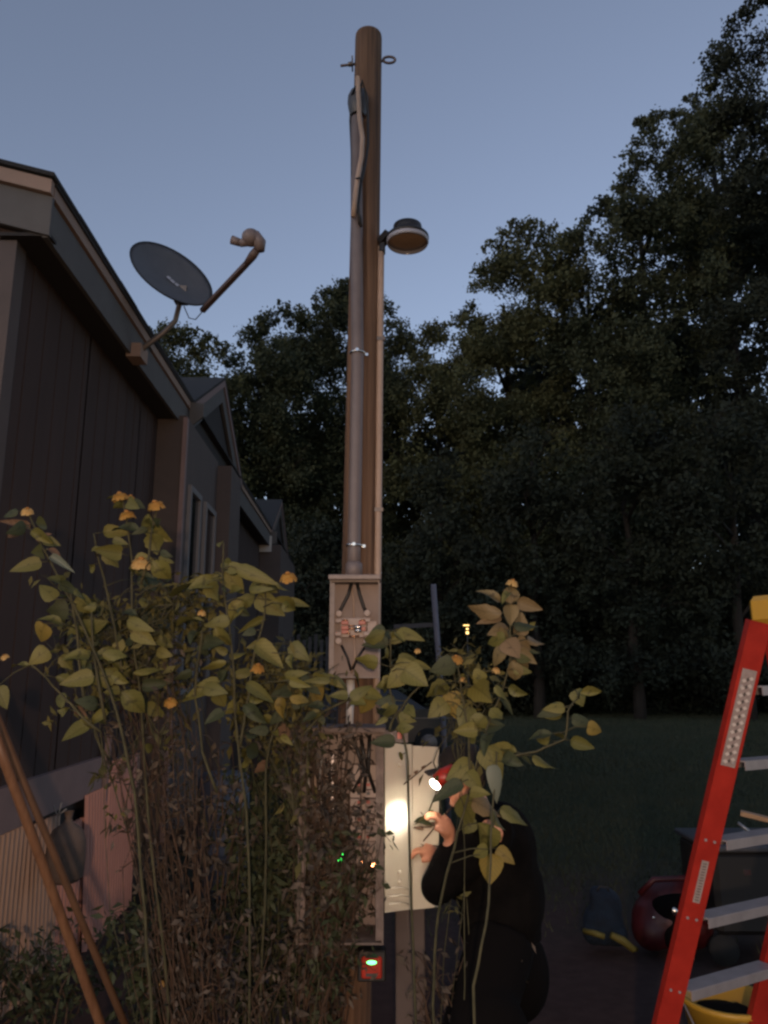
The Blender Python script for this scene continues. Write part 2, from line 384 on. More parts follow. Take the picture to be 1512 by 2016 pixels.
SKY = [(200, 700), (300, 650), (330, 640), (400, 650), (440, 672), (465, 690), (500, 625), (560, 590), (590, 615), (630, 575), (680, 552),
       (745, 565), (770, 600), (795, 660), (815, 690), (850, 645), (925, 615), (935, 560), (950, 475), (1020, 432), (1080, 440), (1110, 465),
       (1150, 430), (1190, 390), (1235, 345), (1250, 240), (1330, 205), (1395, 175), (1410, 90), (1450, 20), (1512, -30), (1700, -150)]
def skyv(u):
    for (a, b), (c, d) in zip(SKY, SKY[1:]):
        if a <= u <= c: return b + (d - b) * (u - a) / (c - a)
    return SKY[-1][1] if u > SKY[-1][0] else SKY[0][1]
def lobes_for(u0, u1, zc, n, vmax=1290, rpx=(32, 66), edge=True, dz=3.2, sky_off=0, edgestep=10):
    L = []
    if edge:
        u = u0
        while u < u1:
            r = random.choice((7, 11, 16, 24, 30)); z = zc + random.uniform(-dz, dz) * .4
            L.append((P(u, skyv(u) + sky_off + r * .9 + random.uniform(-9, 12), z), r * z / F * 1.15)); u += edgestep * random.uniform(.6, 1.2)
    for _ in range(n):
        u = random.uniform(u0, u1); r = random.uniform(*rpx); top = max(skyv(u), skyv(u - r * .6), skyv(u + r * .6)) + sky_off + r * .95
        if top > vmax: continue
        v = top + (vmax - top) * random.random() ** 1.1; z = zc + random.uniform(-dz, dz)
        L.append((P(u, v, z), r * z / F))
    return L
def gbase(u, zc): 
    p = P(u, 1330, zc); return (p.x, p.y, -.02)
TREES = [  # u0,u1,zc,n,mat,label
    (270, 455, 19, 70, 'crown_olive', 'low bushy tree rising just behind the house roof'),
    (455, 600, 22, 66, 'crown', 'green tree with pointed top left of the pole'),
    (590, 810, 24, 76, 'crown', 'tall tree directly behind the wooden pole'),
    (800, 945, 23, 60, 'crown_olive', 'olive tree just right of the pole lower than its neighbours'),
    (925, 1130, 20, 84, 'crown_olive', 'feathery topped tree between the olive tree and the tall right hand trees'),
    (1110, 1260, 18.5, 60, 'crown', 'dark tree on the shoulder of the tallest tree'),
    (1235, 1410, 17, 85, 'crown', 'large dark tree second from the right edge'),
    (1400, 1640, 15.5, 95, 'crown_shaded', 'tallest dark tree cut off by the right edge'),
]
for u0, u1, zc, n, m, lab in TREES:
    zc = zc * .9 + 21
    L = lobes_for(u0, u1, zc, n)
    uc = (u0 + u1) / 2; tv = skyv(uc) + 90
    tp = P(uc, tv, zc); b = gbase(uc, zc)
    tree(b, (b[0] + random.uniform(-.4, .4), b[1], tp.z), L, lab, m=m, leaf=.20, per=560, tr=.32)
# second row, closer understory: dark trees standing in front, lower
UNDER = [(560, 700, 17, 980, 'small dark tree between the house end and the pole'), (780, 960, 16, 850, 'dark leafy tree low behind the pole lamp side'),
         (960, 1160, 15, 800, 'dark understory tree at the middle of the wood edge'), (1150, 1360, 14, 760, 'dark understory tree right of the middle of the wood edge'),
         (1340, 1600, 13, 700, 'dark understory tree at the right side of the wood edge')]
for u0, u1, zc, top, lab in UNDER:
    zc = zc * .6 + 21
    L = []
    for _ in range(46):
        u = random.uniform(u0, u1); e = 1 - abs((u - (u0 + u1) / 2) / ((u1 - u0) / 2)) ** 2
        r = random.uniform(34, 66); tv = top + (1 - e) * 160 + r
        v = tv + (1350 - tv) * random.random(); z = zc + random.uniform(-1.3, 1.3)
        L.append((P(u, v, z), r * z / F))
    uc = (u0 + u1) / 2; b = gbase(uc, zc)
    tree(b, (b[0], b[1], P(uc, top + 80, zc).z), L, lab, m='crown_shaded', leaf=.20, per=400, tr=.2, name='understory_tree', group='dark understory trees at the wood edge')
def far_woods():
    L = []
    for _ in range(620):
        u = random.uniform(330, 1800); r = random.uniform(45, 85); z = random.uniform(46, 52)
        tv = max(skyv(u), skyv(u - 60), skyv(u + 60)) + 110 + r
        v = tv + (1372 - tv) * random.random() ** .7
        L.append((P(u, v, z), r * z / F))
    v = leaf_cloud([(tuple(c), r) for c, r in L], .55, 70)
    me = np_mesh('distant_woods', v, 4, M['crown_shaded']); o = bpy.data.objects.new('distant_woods', me); COL.objects.link(o)
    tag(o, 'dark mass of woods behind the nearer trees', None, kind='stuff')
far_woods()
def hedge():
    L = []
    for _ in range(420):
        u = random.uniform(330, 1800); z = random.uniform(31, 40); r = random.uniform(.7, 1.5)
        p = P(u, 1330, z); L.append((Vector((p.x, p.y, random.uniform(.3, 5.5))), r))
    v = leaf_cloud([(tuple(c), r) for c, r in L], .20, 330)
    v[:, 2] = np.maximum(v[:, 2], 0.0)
    me = np_mesh('undergrowth', v, 4, M['crown_shaded']); o = bpy.data.objects.new('undergrowth', me); COL.objects.link(o)
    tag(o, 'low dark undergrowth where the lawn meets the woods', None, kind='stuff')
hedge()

# ================================================================== HOUSE
A = math.atan(41.0 / F * CP)
DR = Vector((-math.sin(A), math.cos(A), 0)); RT = Vector((math.cos(A), math.sin(A), 0)); K = 1.059
def H(l, t, z):      # lateral, along, height relative to the eye, scaled
    p = RT * (l * K) + DR * (t * K); return Vector((p.x + CAM.x, p.y + CAM.y, z * K + CAM.z))
GZ = -CAM.z / K      # ground in house units
house = thing('house', H(-1.7, 4.5, GZ), 'brown sided single storey house with grey fascia and cross gables at left', 'house')
def hbox(mb, l0, l1, t0, t1, z0, z1):
    vs = [H(l, t, z) for l in (l0, l1) for t in (t0, t1) for z in (z0, z1)]
    return mb.add(vs, [(0, 1, 3, 2), (4, 6, 7, 5), (0, 4, 5, 1), (2, 3, 7, 6), (0, 2, 6, 4), (1, 5, 7, 3)])
def HB(name, m, *a, parent=house): return hbox(MB(), *a).build(name, m, parent)
SZ = 2.08; WB = -.72      # soffit height, bottom of siding
def siding(t0, t1, l=-1.70, z0=WB, z1=SZ, along='t', depth=.008):
    # grooved sheet: profile along t, extruded in z
    mb = MB(); prof = []; x = t0
    while x < t1 - 1e-6:
        e = min(x + .19, t1); prof += [(x, 0), (e - .012, 0), (e - .010, -depth), (e, -depth)]; x = e
    n = len(prof); vs = []
    for z in (z0, z1):
        for a, d in prof: vs.append(H(l + d, a, z) if along == 't' else H(a, l - d, z))
    fs = [(i, i + 1, n + i + 1, n + i) for i in range(n - 1)]
    mb.add(vs, fs); return mb.build('siding_panel', 'siding', house)
siding(3.47, 4.497); siding(4.505, 5.60); siding(5.608, 6.09)
HB('wall', 'siding', -1.76, -1.725, 3.48, 12.4, GZ, SZ)
# gable end wall, facing the camera
for x0 in (-1.77, -2.97, -4.17): siding(x0 - 1.19, x0 - .01, l=3.44, along='l', z1=SZ - .02)
HB('end_wall', 'siding', -7.4, -1.80, 3.47, 3.50, GZ, SZ)
MB().add([H(l, t, z) for t in (3.43, 3.46) for l, z in ((-1.56, SZ), (-7.3, SZ), (-7.3, SZ + .2 + 5.7 * .26), (-1.56, SZ + .2))], [(0, 1, 2, 3), (7, 6, 5, 4), (0, 4, 5, 1), (1, 5, 6, 2), (2, 6, 7, 3), (3, 7, 4, 0)]).build('end_gable', 'siding', house)
mb = MB(); hbox(mb, -1.79, -1.685, 3.415, 3.52, WB, SZ - .02); mb.build('corner_trim', 'baypaint', house)
# first bay (windows), its face towards the camera
HB('bay_wall', 'baypaint', -1.72, -1.47, 6.09, 7.50, -1.2, SZ + .02)
HB('bay_wall', 'baypaint', -1.72, -1.33, 7.50, 8.10, GZ, SZ - .02)
HB('bay_wall', 'siding', -1.72, -1.69, 8.10, 12.4, GZ, SZ)
HB('bay_wall', 'baypaint', -1.72, -1.35, 12.4, 15.0, GZ, SZ)
HB('corner_trim', 'trim', -1.49, -1.455, 6.075, 6.13, -1.2, SZ)
def window(t0, t1, z0=-.15, z1=1.56, l=-1.47):
    w = MB(); f = .05
    hbox(w, l, l + .03, t0, t0 + f, z0, z1); hbox(w, l, l + .03, t1 - f, t1, z0, z1)
    hbox(w, l, l + .031, t0 + f, t1 - f, z1 - f, z1); hbox(w, l, l + .031, t0 + f, t1 - f, z0, z0 + f)
    hbox(w, l, l + .02, t0 + f, t1 - f, (z0 + z1) / 2 - .02, (z0 + z1) / 2 + .02)
    wo_ = w.build('window', 'winframe', house)
    g = MB(); hbox(g, l, l + .008, t0 + f, t1 - f, z0 + f, z1 - f); g.build('pane', 'glass', wo_)
window(6.28, 6.72); window(6.92, 7.40)
window(9.2, 10.0, l=-1.69); 
# soffit, fascia, frieze and roof edge
def eave(t0, t1):
    HB('soffit', 'soffit', -1.76, -1.54, t0, t1, SZ - .012, SZ + .005)
    HB('frieze_board', 'frieze', -1.555, -1.53, t0, t1, SZ - .02, SZ + .18)
    HB('fascia', 'fascia', -1.56, -1.515, t0, t1, SZ + .19, SZ + .25)
    HB('drip_edge', 'shingle', -1.62, -1.505, t0, t1, SZ + .252, SZ + .272)
eave(3.385, 6.45); eave(9.25, 12.40)
# main roof slope rising to the left
sl = .26
def slope_pt(l, t, dz=0): return H(l, t, SZ + .26 + (-1.51 - l) * sl + dz)
mb = MB()
for i, t in enumerate(np.arange(3.325, 16.0, .35)):
    t2 = min(t + .35, 16.0)
    vs = [slope_pt(l, tt, dz + .004 * (i % 2)) for l in (-1.50, -7.3) for tt in (t, t2) for dz in (0.012, .034)]
    mb.add(vs, [(0, 1, 3, 2), (4, 6, 7, 5), (0, 4, 5, 1), (2, 3, 7, 6), (0, 2, 6, 4), (1, 5, 7, 3)])
mb.build('roof', 'shingle', house)
# rake boards on the gable end (follow the slope)
def rake(z0, z1, t0, t1, name, m, l0=-1.515, l1=-7.3):
    vs = [H(l, t, SZ + (-1.51 - l) * sl + z) for l in (l0, l1) for t in (t0, t1) for z in (z0, z1)]
    MB().add(vs, [(0, 1, 3, 2), (4, 6, 7, 5), (0, 4, 5, 1), (2, 3, 7, 6), (0, 2, 6, 4), (1, 5, 7, 3)]).build(name, m, house)
rake(.19, .262, 3.34, 3.375, 'rake_fascia', 'fascia')
rake(-.02, .185, 3.367, 3.39, 'rake_frieze', 'frieze')
rake(-.015, .0, 3.39, 3.46, 'rake_soffit', 'soffit')
# cross gables
def cross_gable(tm, hw, rise, l_out=-1.515, mnear='frieze'):
    z0 = SZ + .25; za = z0 + rise
    for s in (-1, 1):
        a = (tm + s * hw, z0); b = (tm, za)
        def quad(dz0, dz1, la, lb, name, m):
            vs = [H(l, t, z + dz) for l in (la, lb) for (t, z) in (a, b) for dz in (dz0, dz1)]
            return MB().add(vs, [(0, 1, 3, 2), (4, 6, 7, 5), (0, 4, 5, 1), (2, 3, 7, 6), (0, 2, 6, 4), (1, 5, 7, 3)]).build(name, m, house)
        quad(.0, .03, -4.2, l_out + .015, 'gable_roof', 'shingle')
        quad(-.25, -.004, l_out - .035, l_out - .005, 'rake_board', mnear)
        quad(-.075, -.002, l_out - .004, l_out + .012, 'rake_fascia', 'trim')
    # gable face
    vs = [H(-1.56, tm - hw, SZ), H(-1.56, tm + hw, SZ), H(-1.56, tm, SZ + rise)]
    vs2 = [H(-1.60, tm - hw, SZ), H(-1.60, tm + hw, SZ), H(-1.60, tm, SZ + rise)]
    MB().add(vs + vs2, [(0, 1, 2), (5, 4, 3), (0, 3, 4, 1), (1, 4, 5, 2), (2, 5, 3, 0)]).build('gable_face', 'soffit', house)
    HB('soffit', 'soffit', -1.76, -1.54, tm - hw, tm + hw, SZ - .013, SZ + .004)
cross_gable(7.85, 1.40, .78); cross_gable(13.8, 1.4, .80)
# return boards of the gables, facing the camera
MB().add([H(l, t, z) for t in (6.40, 6.43) for l, z in ((-1.52, SZ + .02), (-1.40, SZ + .12), (-1.40, SZ + .24), (-1.52, SZ + .25))], [(0, 1, 2, 3), (7, 6, 5, 4), (0, 4, 5, 1), (1, 5, 6, 2), (2, 6, 7, 3), (3, 7, 4, 0)]).build('return_board', 'frieze', house)
HB('return_board', 'frieze', -1.53, -1.42, 12.40, 12.42, SZ + .02, SZ + .22)
HB('soffit_vent_box', 'whiteplastic', -1.72, -1.50, 12.36, 12.39, SZ - .12, SZ + .14)  # white vent box at the end of the eave, not a lamp
# skirting of ribbed vinyl, one panel at a time
HB('skirt_trim', 'trim', -1.70, -1.665, 3.32, 5.22, -.72, -.51)
HB('skirt_trim', 'baypaint', -1.70, -1.67, 5.23, 6.09, -.72, -.55)
def skirt_panel(t0, t1, ztop, l=-1.685, lean=0., zb=GZ, m='skirt', tilt=0.):
    mb = MB(); prof = []; x = t0
    while x < t1 - .02:
        for a, d in ((0, 0), (.014, .020), (.030, .020), (.036, 0)):
            if x + a <= t1: prof.append((x + a, d))
        x += .052
    n = len(prof); vs = []
    for z, ln in ((zb, lean), (ztop, 0)):
        for a, d in prof: vs.append(H(l + d + ln, a + (0 if z == zb else tilt), z - (0 if z == zb else tilt * 2 * (a - t0))))
    mb.add(vs, [(i, i + 1, n + i + 1, n + i) for i in range(n - 1)])
    mb.build('skirting_panel', m, house)
skirt_panel(3.34, 3.74, -.73); skirt_panel(3.745, 4.14, -.725)
skirt_panel(4.15, 4.55, -.745, lean=.03); skirt_panel(4.555, 4.95, -.83, lean=.03, m='skirtpink')
skirt_panel(4.90, 5.28, -.70, l=-1.66, lean=.05, m='skirtpink')
skirt_panel(5.25, 5.88, -.55, l=-1.645, lean=.02, m='skirtpink')
skirt_panel(5.98, 6.09, -.56)
HB('skirt_post', 'trim', -1.665, -1.635, 5.225, 5.26, -1.2, -.38)
HB('skirt_backing', 'soffit', -1.74, -1.715, 3.4, 6.09, GZ, -.5)

# ---------------------------------------------------------------- satellite dish on the eave
zd = 5.45
dish = thing('satellite_dish', P(278, 690, zd), 'grey satellite dish on a bent mast at the edge of the roof', 'satellite dish')
fwd = Vector((0, CP, SP)); upv = Vector((0, -SP, CP)); rtv = Vector((1, 0, 0))
nrm = (rtv * .60 + upv * .62 - fwd * .62).normalized()
dc = P(339, 538, zd - .05)
maj = (rtv * 147 - upv * 130); maj = (maj - nrm * maj.dot(nrm)).normalized(); mnr = nrm.cross(maj).normalized()
R1, R2 = .312, .285
mb = MB(); rings, seg = 8, 40; vs = []
for i in range(rings + 1):
    q = i / rings
    for k in range(seg):
        t = 2 * math.pi * k / seg; vs.append(dc + maj * (R1 * q * math.cos(t)) + mnr * (R2 * q * math.sin(t)) + nrm * (.055 * q * q - .055))
off = len(vs); vs += [v - nrm * .008 for v in vs[:off]]
fs = [(i * seg + k, i * seg + (k + 1) % seg, (i + 1) * seg + (k + 1) % seg, (i + 1) * seg + k) for i in range(rings) for k in range(seg)]
fs2 = [tuple(j + off for j in q[::-1]) for q in fs]
rim = [(rings * seg + k, rings * seg + (k + 1) % seg, off + rings * seg + (k + 1) % seg, off + rings * seg + k) for k in range(seg)]
mb.add(vs, fs + fs2 + rim, True); refl = mb.build('reflector', 'dish', dish)
mb = MB(); mb.tube([dc + maj * (R1 * math.cos(t)) + mnr * (R2 * math.sin(t)) for t in np.linspace(0, 2 * math.pi, 41)], .005, 5, False); mb.build('rim', 'black', refl)
mb = MB()
for a, b, w in ((-.045, .00, .030), (.0, .0, .035), (.045, .005, .028)):
    c = dc + maj * (a * .8 + .03) + mnr * b - nrm * .046; mb.add([c - maj * w * .5 - mnr * .014, c + maj * w * .5 - mnr * .014, c + maj * w * .4 + mnr * .016, c - maj * w * .5 + mnr * .014], [(0, 1, 2, 3)])
mb.build('emblem', 'dishmark', refl)
mast = [P(262, 705, zd - .02), P(285, 683, zd - .05), P(322, 655, zd - .05), P(345, 632, zd - .03), P(353, 600, zd), P(352, 575, zd + .03)]
MB().tube(mast, .019, 10).build('mast', 'mast', dish)
mb = MB(); mb.box(P(270, 697, zd - .04), (.10, .16, .10)); mb.build('foot_bracket', 'fascia', dish)
back = dc + maj * .05 - nrm * .07
MB().box(P(357, 582, zd + .02), (.085, .07, .12)).build('clamp', 'mast', dish)
a0 = P(398, 612, zd - .02); a1 = P(485, 520, zd - .32); a2 = P(506, 492, zd - .38)
mb = MB(); mb.beam(a0, a1, .035, .028); mb.tube([a1, a1.lerp(a2, .6), a2], [.022, .030, .026], 8); mb.build('feed_arm', 'arm', dish)
MB().tube([P(362, 603, zd), P(372, 626, zd), P(385, 629, zd - .05), P(398, 614, zd - .05)], .004, 5).build('cable', 'black', dish)
hd = MB(); zl = zd - .38
hd.ell(P(494, 468, zl), (.062, .06, .060)); hd.tube([P(512, 495, zl), P(511, 478, zl), P(500, 462, zl)], [.03, .045, .04], 10)
hd.tube([P(490, 476, zl), P(472, 479, zl)], [.030, .026], 10); hd.tube([P(473, 478, zl), P(456, 472, zl)], [.026, .030], 10)
hd.build('receiver', 'lnb', dish)

# ================================================================== UTILITY POLE
PB = Vector((-.153, 3.93, 0)); 
def polec(z):   # centre line (leans slightly)
    return Vector((PB.x + .0112 * z, 3.93, z))
pole = thing('utility_pole', polec(0), 'round brown wooden service pole standing in the middle', 'utility pole')
TOPZ = P(727, 70, 4.62).z
def polez(v):   # height on the pole face for image row v
    k = (1330 - v) * CP / F; y = 3.84
    return CAM.z + k * y * CP / (1 - k * SP)
mb = MB(); seg = 28
pts = [polec(z) for z in np.linspace(-.4, TOPZ - .02, 22)] + [polec(TOPZ)]
rs = [.094 - .0026 * z for z in np.linspace(-.4, TOPZ, 22)] + [.078]
mb.tube(pts, rs, seg); mb.build('shaft', 'pole', pole)
zb = polez(96); c = polec(zb)
mb = MB(); mb.tube([c + Vector((-.165, -.0, -.035)), c + Vector((.10, 0, .0))], .0075, 8)
mb.build('eye_bolt_shank', 'arm', pole)
mb = MB(); mb.tube([c + Vector((.125 + .036 * math.cos(t), 0, .006 + .022 * math.sin(t))) for t in np.linspace(0, 2 * math.pi, 25)], .0075, 8, False); mb.build('eye_bolt_ring', 'arm', pole)
mb = MB(); mb.box(c + Vector((-.094, 0, -.02)), (.008, .06, .06)); mb.tube([c + Vector((-.118, 0, -.026)), c + Vector((-.096, 0, -.022))], .014, 6); mb.build('washer', 'mast', pole)

def onpole(du, v, dy=0., rad=.092):   # point at px offset du from the pole's centre, on its front
    z = polez(v); c = polec(z); zc = (c.y) * CP + (z - CAM.z) * SP
    x = du / F * zc; yy = -math.sqrt(max(0, rad * rad - x * x))
    return Vector((c.x + x, c.y + yy + dy, z))
def ro(v): return -8.5 if v > 720 else (-8.5 - 9.5 * min(1, (720 - v) / 400))
# big conduit (riser)
riser = thing('service_riser', onpole(-15, 1130, -.035), 'grey plastic service conduit up the front of the pole', 'conduit')
rp = [onpole(ro(v), v, -.030) for v in range(1140, 230, -60)] + [onpole(-18, 236, -.03)]
MB().tube(rp, .0335, 16).build('pipe', 'pvc', riser)
MB().tube([onpole(-8, 1140, -.03), onpole(-8, 1112, -.03), onpole(-8, 1108, -.03)], [.042, .042, .034], 16).build('coupling', 'pvc', riser)
for v in (700, 1076):
    p = onpole(ro(v), v, -.03)
    mb = MB(); mb.tube([p + Vector((.037 * math.sin(t), -.037 * math.cos(t), 0)) for t in np.linspace(-1.7, 1.7, 15)], .0065, 6)
    mb.box(p + Vector((.047, .014, 0)), (.018, .005, .014))
    mb.tube([p + Vector((0, -.045, 0)), p + Vector((0, -.054, 0))], .009, 8)
    mb.build('strap', 'shiny', riser)
# weatherhead
hp = onpole(-17, 205, -.03)
mb = MB(); mb.lathe(hp + Vector((0, 0, -.09)), [(.040, 0), (.052, .03), (.060, .08), (.058, .12), (.044, .155), (.02, .172), (0, .176)], seg=20); mb.build('weatherhead', 'greyplastic', riser)
mb = MB()
mb.tube([onpole(-12, 215, -.09), onpole(-20, 196, -.13), onpole(-29, 205, -.11), onpole(-31, 240, -.09), onpole(-27, 300, -.07), onpole(-25, 345, -.065), onpole(-22, 385, -.06), onpole(-18, 420, -.06), onpole(-8, 440, -.06), onpole(-6, 458, -.06)], .0078, 8)
mb.tube([onpole(-14, 212, -.1), onpole(-8, 190, -.12), onpole(-1, 205, -.08), onpole(3, 240, -.05), onpole(4, 290, -.03), onpole(0, 330, -.04), onpole(-8, 372, -.06), onpole(-12, 420, -.07), onpole(-9, 455, -.07)], .0078, 8)
mb.build('black_conductor', 'black', riser)
mb = MB(); mb.tube([onpole(-16, 208, -.115), onpole(-17, 186, -.14), onpole(-15, 215, -.125), onpole(-12, 260, -.11), onpole(-6, 295, -.10), onpole(-7, 330, -.10), onpole(-14, 372, -.10), onpole(-18, 410, -.10), onpole(-21, 444, -.10)], .0135, 10)
mb.build('grey_conductor', 'tanpvc', riser)
MB().tube([onpole(-17, 374, -.11), onpole(-10, 376, -.12), onpole(-6, 378, -.10)], .006, 6).build('cable_tie', 'black', riser)

# tan conduit on the right side of the pole, up to the lamp
tc_ = thing('lamp_conduit', onpole(35, 1400, .03), 'thin tan conduit on the right side of the pole below the lamp', 'conduit')
pts = []
for v in range(1430, 470, -60):
    z = polez(v); c = polec(z); pts.append(c + Vector((.094 - .0026 * z + .008, -.034, 0)))
pts.append(polec(polez(474)) + Vector((.092, -.034, 0)))
MB().tube(pts, .0185, 12).build('pipe', 'tanpvc', tc_)
mb = MB()
for v in (660, 1000): mb.box(polec(polez(v)) + Vector((.098, -.05, 0)), (.044, .008, .02))
mb.build('strap', 'mast', tc_)
# dusk to dawn lamp
lz = polez(465); lc = polec(lz)
lamp = thing('area_lamp', lc + Vector((.09, -.02, 0)), 'unlit round area lamp on a short arm from the pole', 'area lamp')
ax = Vector((lc.x + .238, lc.y - .09, lz + .01))
mb = MB(); mb.lathe(ax + Vector((0, 0, -.01)), [(.001, .075), (.055, .075), (.078, .062), (.082, .03), (.080, .015), (.100, .012), (.117, -.005), (.118, -.022), (.108, -.024)], seg=30); mb.build('housing', 'black', lamp)
mb = MB(); mb.lathe(ax + Vector((0, 0, -.032)), [(.108, 0), (.106, -.004), (.07, -.010), (0, -.012)], seg=30); mb.build('lens', 'lampglass', lamp)
mb = MB(); mb.lathe(ax + Vector((0, 0, -.035)), [(.116, .004), (.117, -.012), (.112, -.022), (.108, -.020), (.109, .0)], seg=30); mb.build('rim', 'lampclear', lamp)
mb = MB(); mb.beam(lc + Vector((.09, -.03, -.005)), ax + Vector((-.10, .02, .02)), .05, .04); mb.box(lc + Vector((.098, -.03, -.02)), (.035, .05, .10), bev=.006); mb.build('arm', 'black', lamp)

# meter socket (cover off)
def boxpt(u, v, y): # point on vertical plane Y=y
    k = (1330 - v) * CP / F; zc = y * CP / (1 - k * SP); 
    p = P(u, v, zc); return p
YF = 3.70
ms_tl, ms_br = boxpt(650, 1143, YF), boxpt(747, 1335, YF)
x0, x1, z1, z0 = ms_tl.x, ms_br.x, ms_tl.z, ms_br.z; dpt = .125
ms = thing('meter_socket', Vector(((x0 + x1) / 2, YF + dpt, z0)), 'open grey meter socket box fixed to the pole with its cover off', 'meter box')
mb = MB(); t_ = .006
mb.box(((x0 + x1) / 2, YF + dpt, (z0 + z1) / 2), (x1 - x0, .006, z1 - z0)); mb.build('back_plate', 'boxin', ms)
mb = MB()
mb.box((x0 + t_ / 2, YF + dpt / 2 - .004, (z0 + z1) / 2), (t_, dpt, z1 - z0)); mb.box((x1 - t_ / 2, YF + dpt / 2 - .004, (z0 + z1) / 2), (t_, dpt, z1 - z0))
mb.box(((x0 + x1) / 2, YF + dpt / 2 - .004, z0 + t_ / 2), (x1 - x0 - 2 * t_, dpt, t_)); mb.box(((x0 + x1) / 2, YF + dpt / 2 - .004, z1 - t_ / 2), (x1 - x0 - 2 * t_, dpt, t_))
mb.box((x0 + .014, YF + .004, (z0 + z1) / 2), (.016, .004, z1 - z0 - .02)); mb.build('housing', 'box', ms)
mb = MB(); mb.box(((x0 + x1) / 2, YF + .035, z1 + .012), (x1 - x0 + .012, dpt + .04, .024), bev=.004); mb.build('top_cap', 'box', ms)
cx = boxpt(697, 1200, YF).x
def bp(u, v, d=.09): 
    q = boxpt(u, v, YF + d); return q
for pts in ([(692, 1148), (686, 1170), (672, 1198), (668, 1205)], [(703, 1148), (708, 1170), (716, 1195), (720, 1203)]):
    MB().tube([bp(u, v, .06) for u, v in pts], .0085, 8).build('line_conductor', 'black', ms)
for pts in ([(672, 1270), (684, 1295), (691, 1320)], [(718, 1274), (704, 1295), (694, 1318)]):
    MB().tube([bp(u, v, .06) for u, v in pts], .0062, 8).build('load_conductor', 'black', ms)
mb = MB(); mb.tube([bp(691, 1147, .07), bp(696, 1180, .075), bp(697, 1240, .08)], .005, 8); mb.tube([bp(697, 1250, .08), bp(699, 1290, .08), bp(692, 1325, .07)], .006, 8); mb.build('neutral_conductor', 'tanpvc', ms)
for u, v in ((667, 1208), (723, 1207), (666, 1262), (722, 1262)):
    mb = MB(); mb.tube([bp(u, v, .085), bp(u, v, .035)], [.018, .015], 12); mb.tube([bp(u, v, .036), bp(u, v, .028)], .009, 6); mb.box(bp(u, v + (14 if v < 1240 else -14), .06), (.036, .03, .022), bev=.004)
    mb.build('lug', 'clear', ms)
mb = MB(); mb.box(bp(696, 1236, .085), (.13, .04, .095), bev=.004); mb.build('insulator_block', 'clear', ms)
for u, v in ((679, 1226), (679, 1236), (679, 1244), (713, 1226), (713, 1238)):
    MB().box(bp(u, v, .055), (.034, .026, .019), bev=.002).build('red_block', 'redblock', ms)
for u, v, w in ((680, 1221, .024), (714, 1221, .024), (692, 1232, .03), (692, 1238, .03), (697, 1252, .05), (686, 1247, .02)):
    MB().tube([bp(u, v, .045) - Vector((w / 2, 0, 0)), bp(u, v, .045) + Vector((w / 2, 0, 0))], .0042, 8).build('jaw_clip', 'brass', ms)
mb = MB(); q = bp(705, 1238, .042)
for dz in (.009, -.009): mb.tube([q + Vector((-.017, 0, dz)), q + Vector((.017, 0, dz))], .009, 10)
mb.build('jaw_clip', 'shiny', ms)
mb = MB(); mb.box(bp(733, 1240, .08), (.05, .05, .085), bev=.004); mb.build('bracket', 'clear', ms)
# nipple between socket and panel
np_ = thing('short_conduit', bp(690, 1400, .07), 'short pale conduit between the meter socket and the panel', 'conduit')
mb = MB(); mb.tube([bp(690, 1338, .07), bp(690, 1362, .07), bp(690, 1368, .07), bp(690, 1376, .07), bp(689, 1400, .07), bp(688, 1440, .07)], [.020, .020, .014, .018, .018, .018], 14); mb.build('pipe', 'whiteplastic', np_)
mb = MB(); mb.tube([bp(689, 1377, .07), bp(689, 1381, .07)], .0205, 14); mb.build('ring', 'steel', np_)

# ---------------------------------------------------------------- breaker panel
YP = 3.52
tl, br = boxpt(592, 1442, YP), boxpt(755, 1860, YP)
x0, x1, z1, z0 = tl.x, br.x, tl.z, br.z; xm = (x0 + x1) / 2; zm = (z0 + z1) / 2; D = .24
pan = thing('breaker_panel', Vector((xm, YP + D, z0)), 'tall open breaker panel overgrown by vine at the foot of the pole', 'electrical panel')
MB().box((xm, YP + D, zm), (x1 - x0, .006, z1 - z0)).build('back_plate', 'boxin', pan)
mb = MB(); tt = .008
mb.box((x0 + tt / 2, YP + D / 2 - .004, zm), (tt, D, z1 - z0)); mb.box((x1 - tt / 2, YP + D / 2 - .004, zm), (tt, D, z1 - z0))
mb.box((xm, YP + D / 2 - .004, z0 + tt / 2), (x1 - x0 - 2 * tt, D, tt)); mb.box((xm, YP + D / 2 - .004, z1 - tt / 2), (x1 - x0 - 2 * tt, D, tt))
mb.box((x0 + .02, YP + .003, zm), (.026, .004, z1 - z0 - .03)); mb.box((x1 - .02, YP + .003, zm), (.026, .004, z1 - z0 - .03)); mb.build('housing', 'panelbox', pan)
MB().box((xm, YP + D / 2 - .02, z1 + .012), (x1 - x0 + .02, D + .05, .022), bev=.004).build('top_cap', 'panelbox', pan)
def pp(u, v, d=.12): return boxpt(u, v, YP + d)
MB().box(pp(716, 1600, .16), (.125, .05, .42), bev=.004).build('breaker_frame', 'clear', pan)
for r_ in range(8):
    for c_, du in enumerate((-15, 15)):
        v = 1545 + r_ * 17
        mb = MB(); mb.box(pp(716 + du, v, .115), (.055, .035, .034), bev=.003); b_ = mb.build('breaker', 'clear' if (r_ + c_) % 3 else 'boxin', pan)
        MB().box(pp(716 + du * .6, v, .092), (.016, .014, .012)).build('toggle', 'greyplastic' if r_ % 2 else 'redblock', b_)
MB().box(pp(640, 1620, .17), (.10, .04, .50), bev=.004).build('interior_plate', 'panelbox', pan)
for du in (-4, 5, 14):
    MB().tube([pp(700 + du * 2, 1448, .08), pp(712 + du, 1490, .06), pp(718 + du * .5, 1520, .08), pp(705 + du * 2.4, 1560, .1)], .0085, 8).build('black_conductor', 'black', pan)
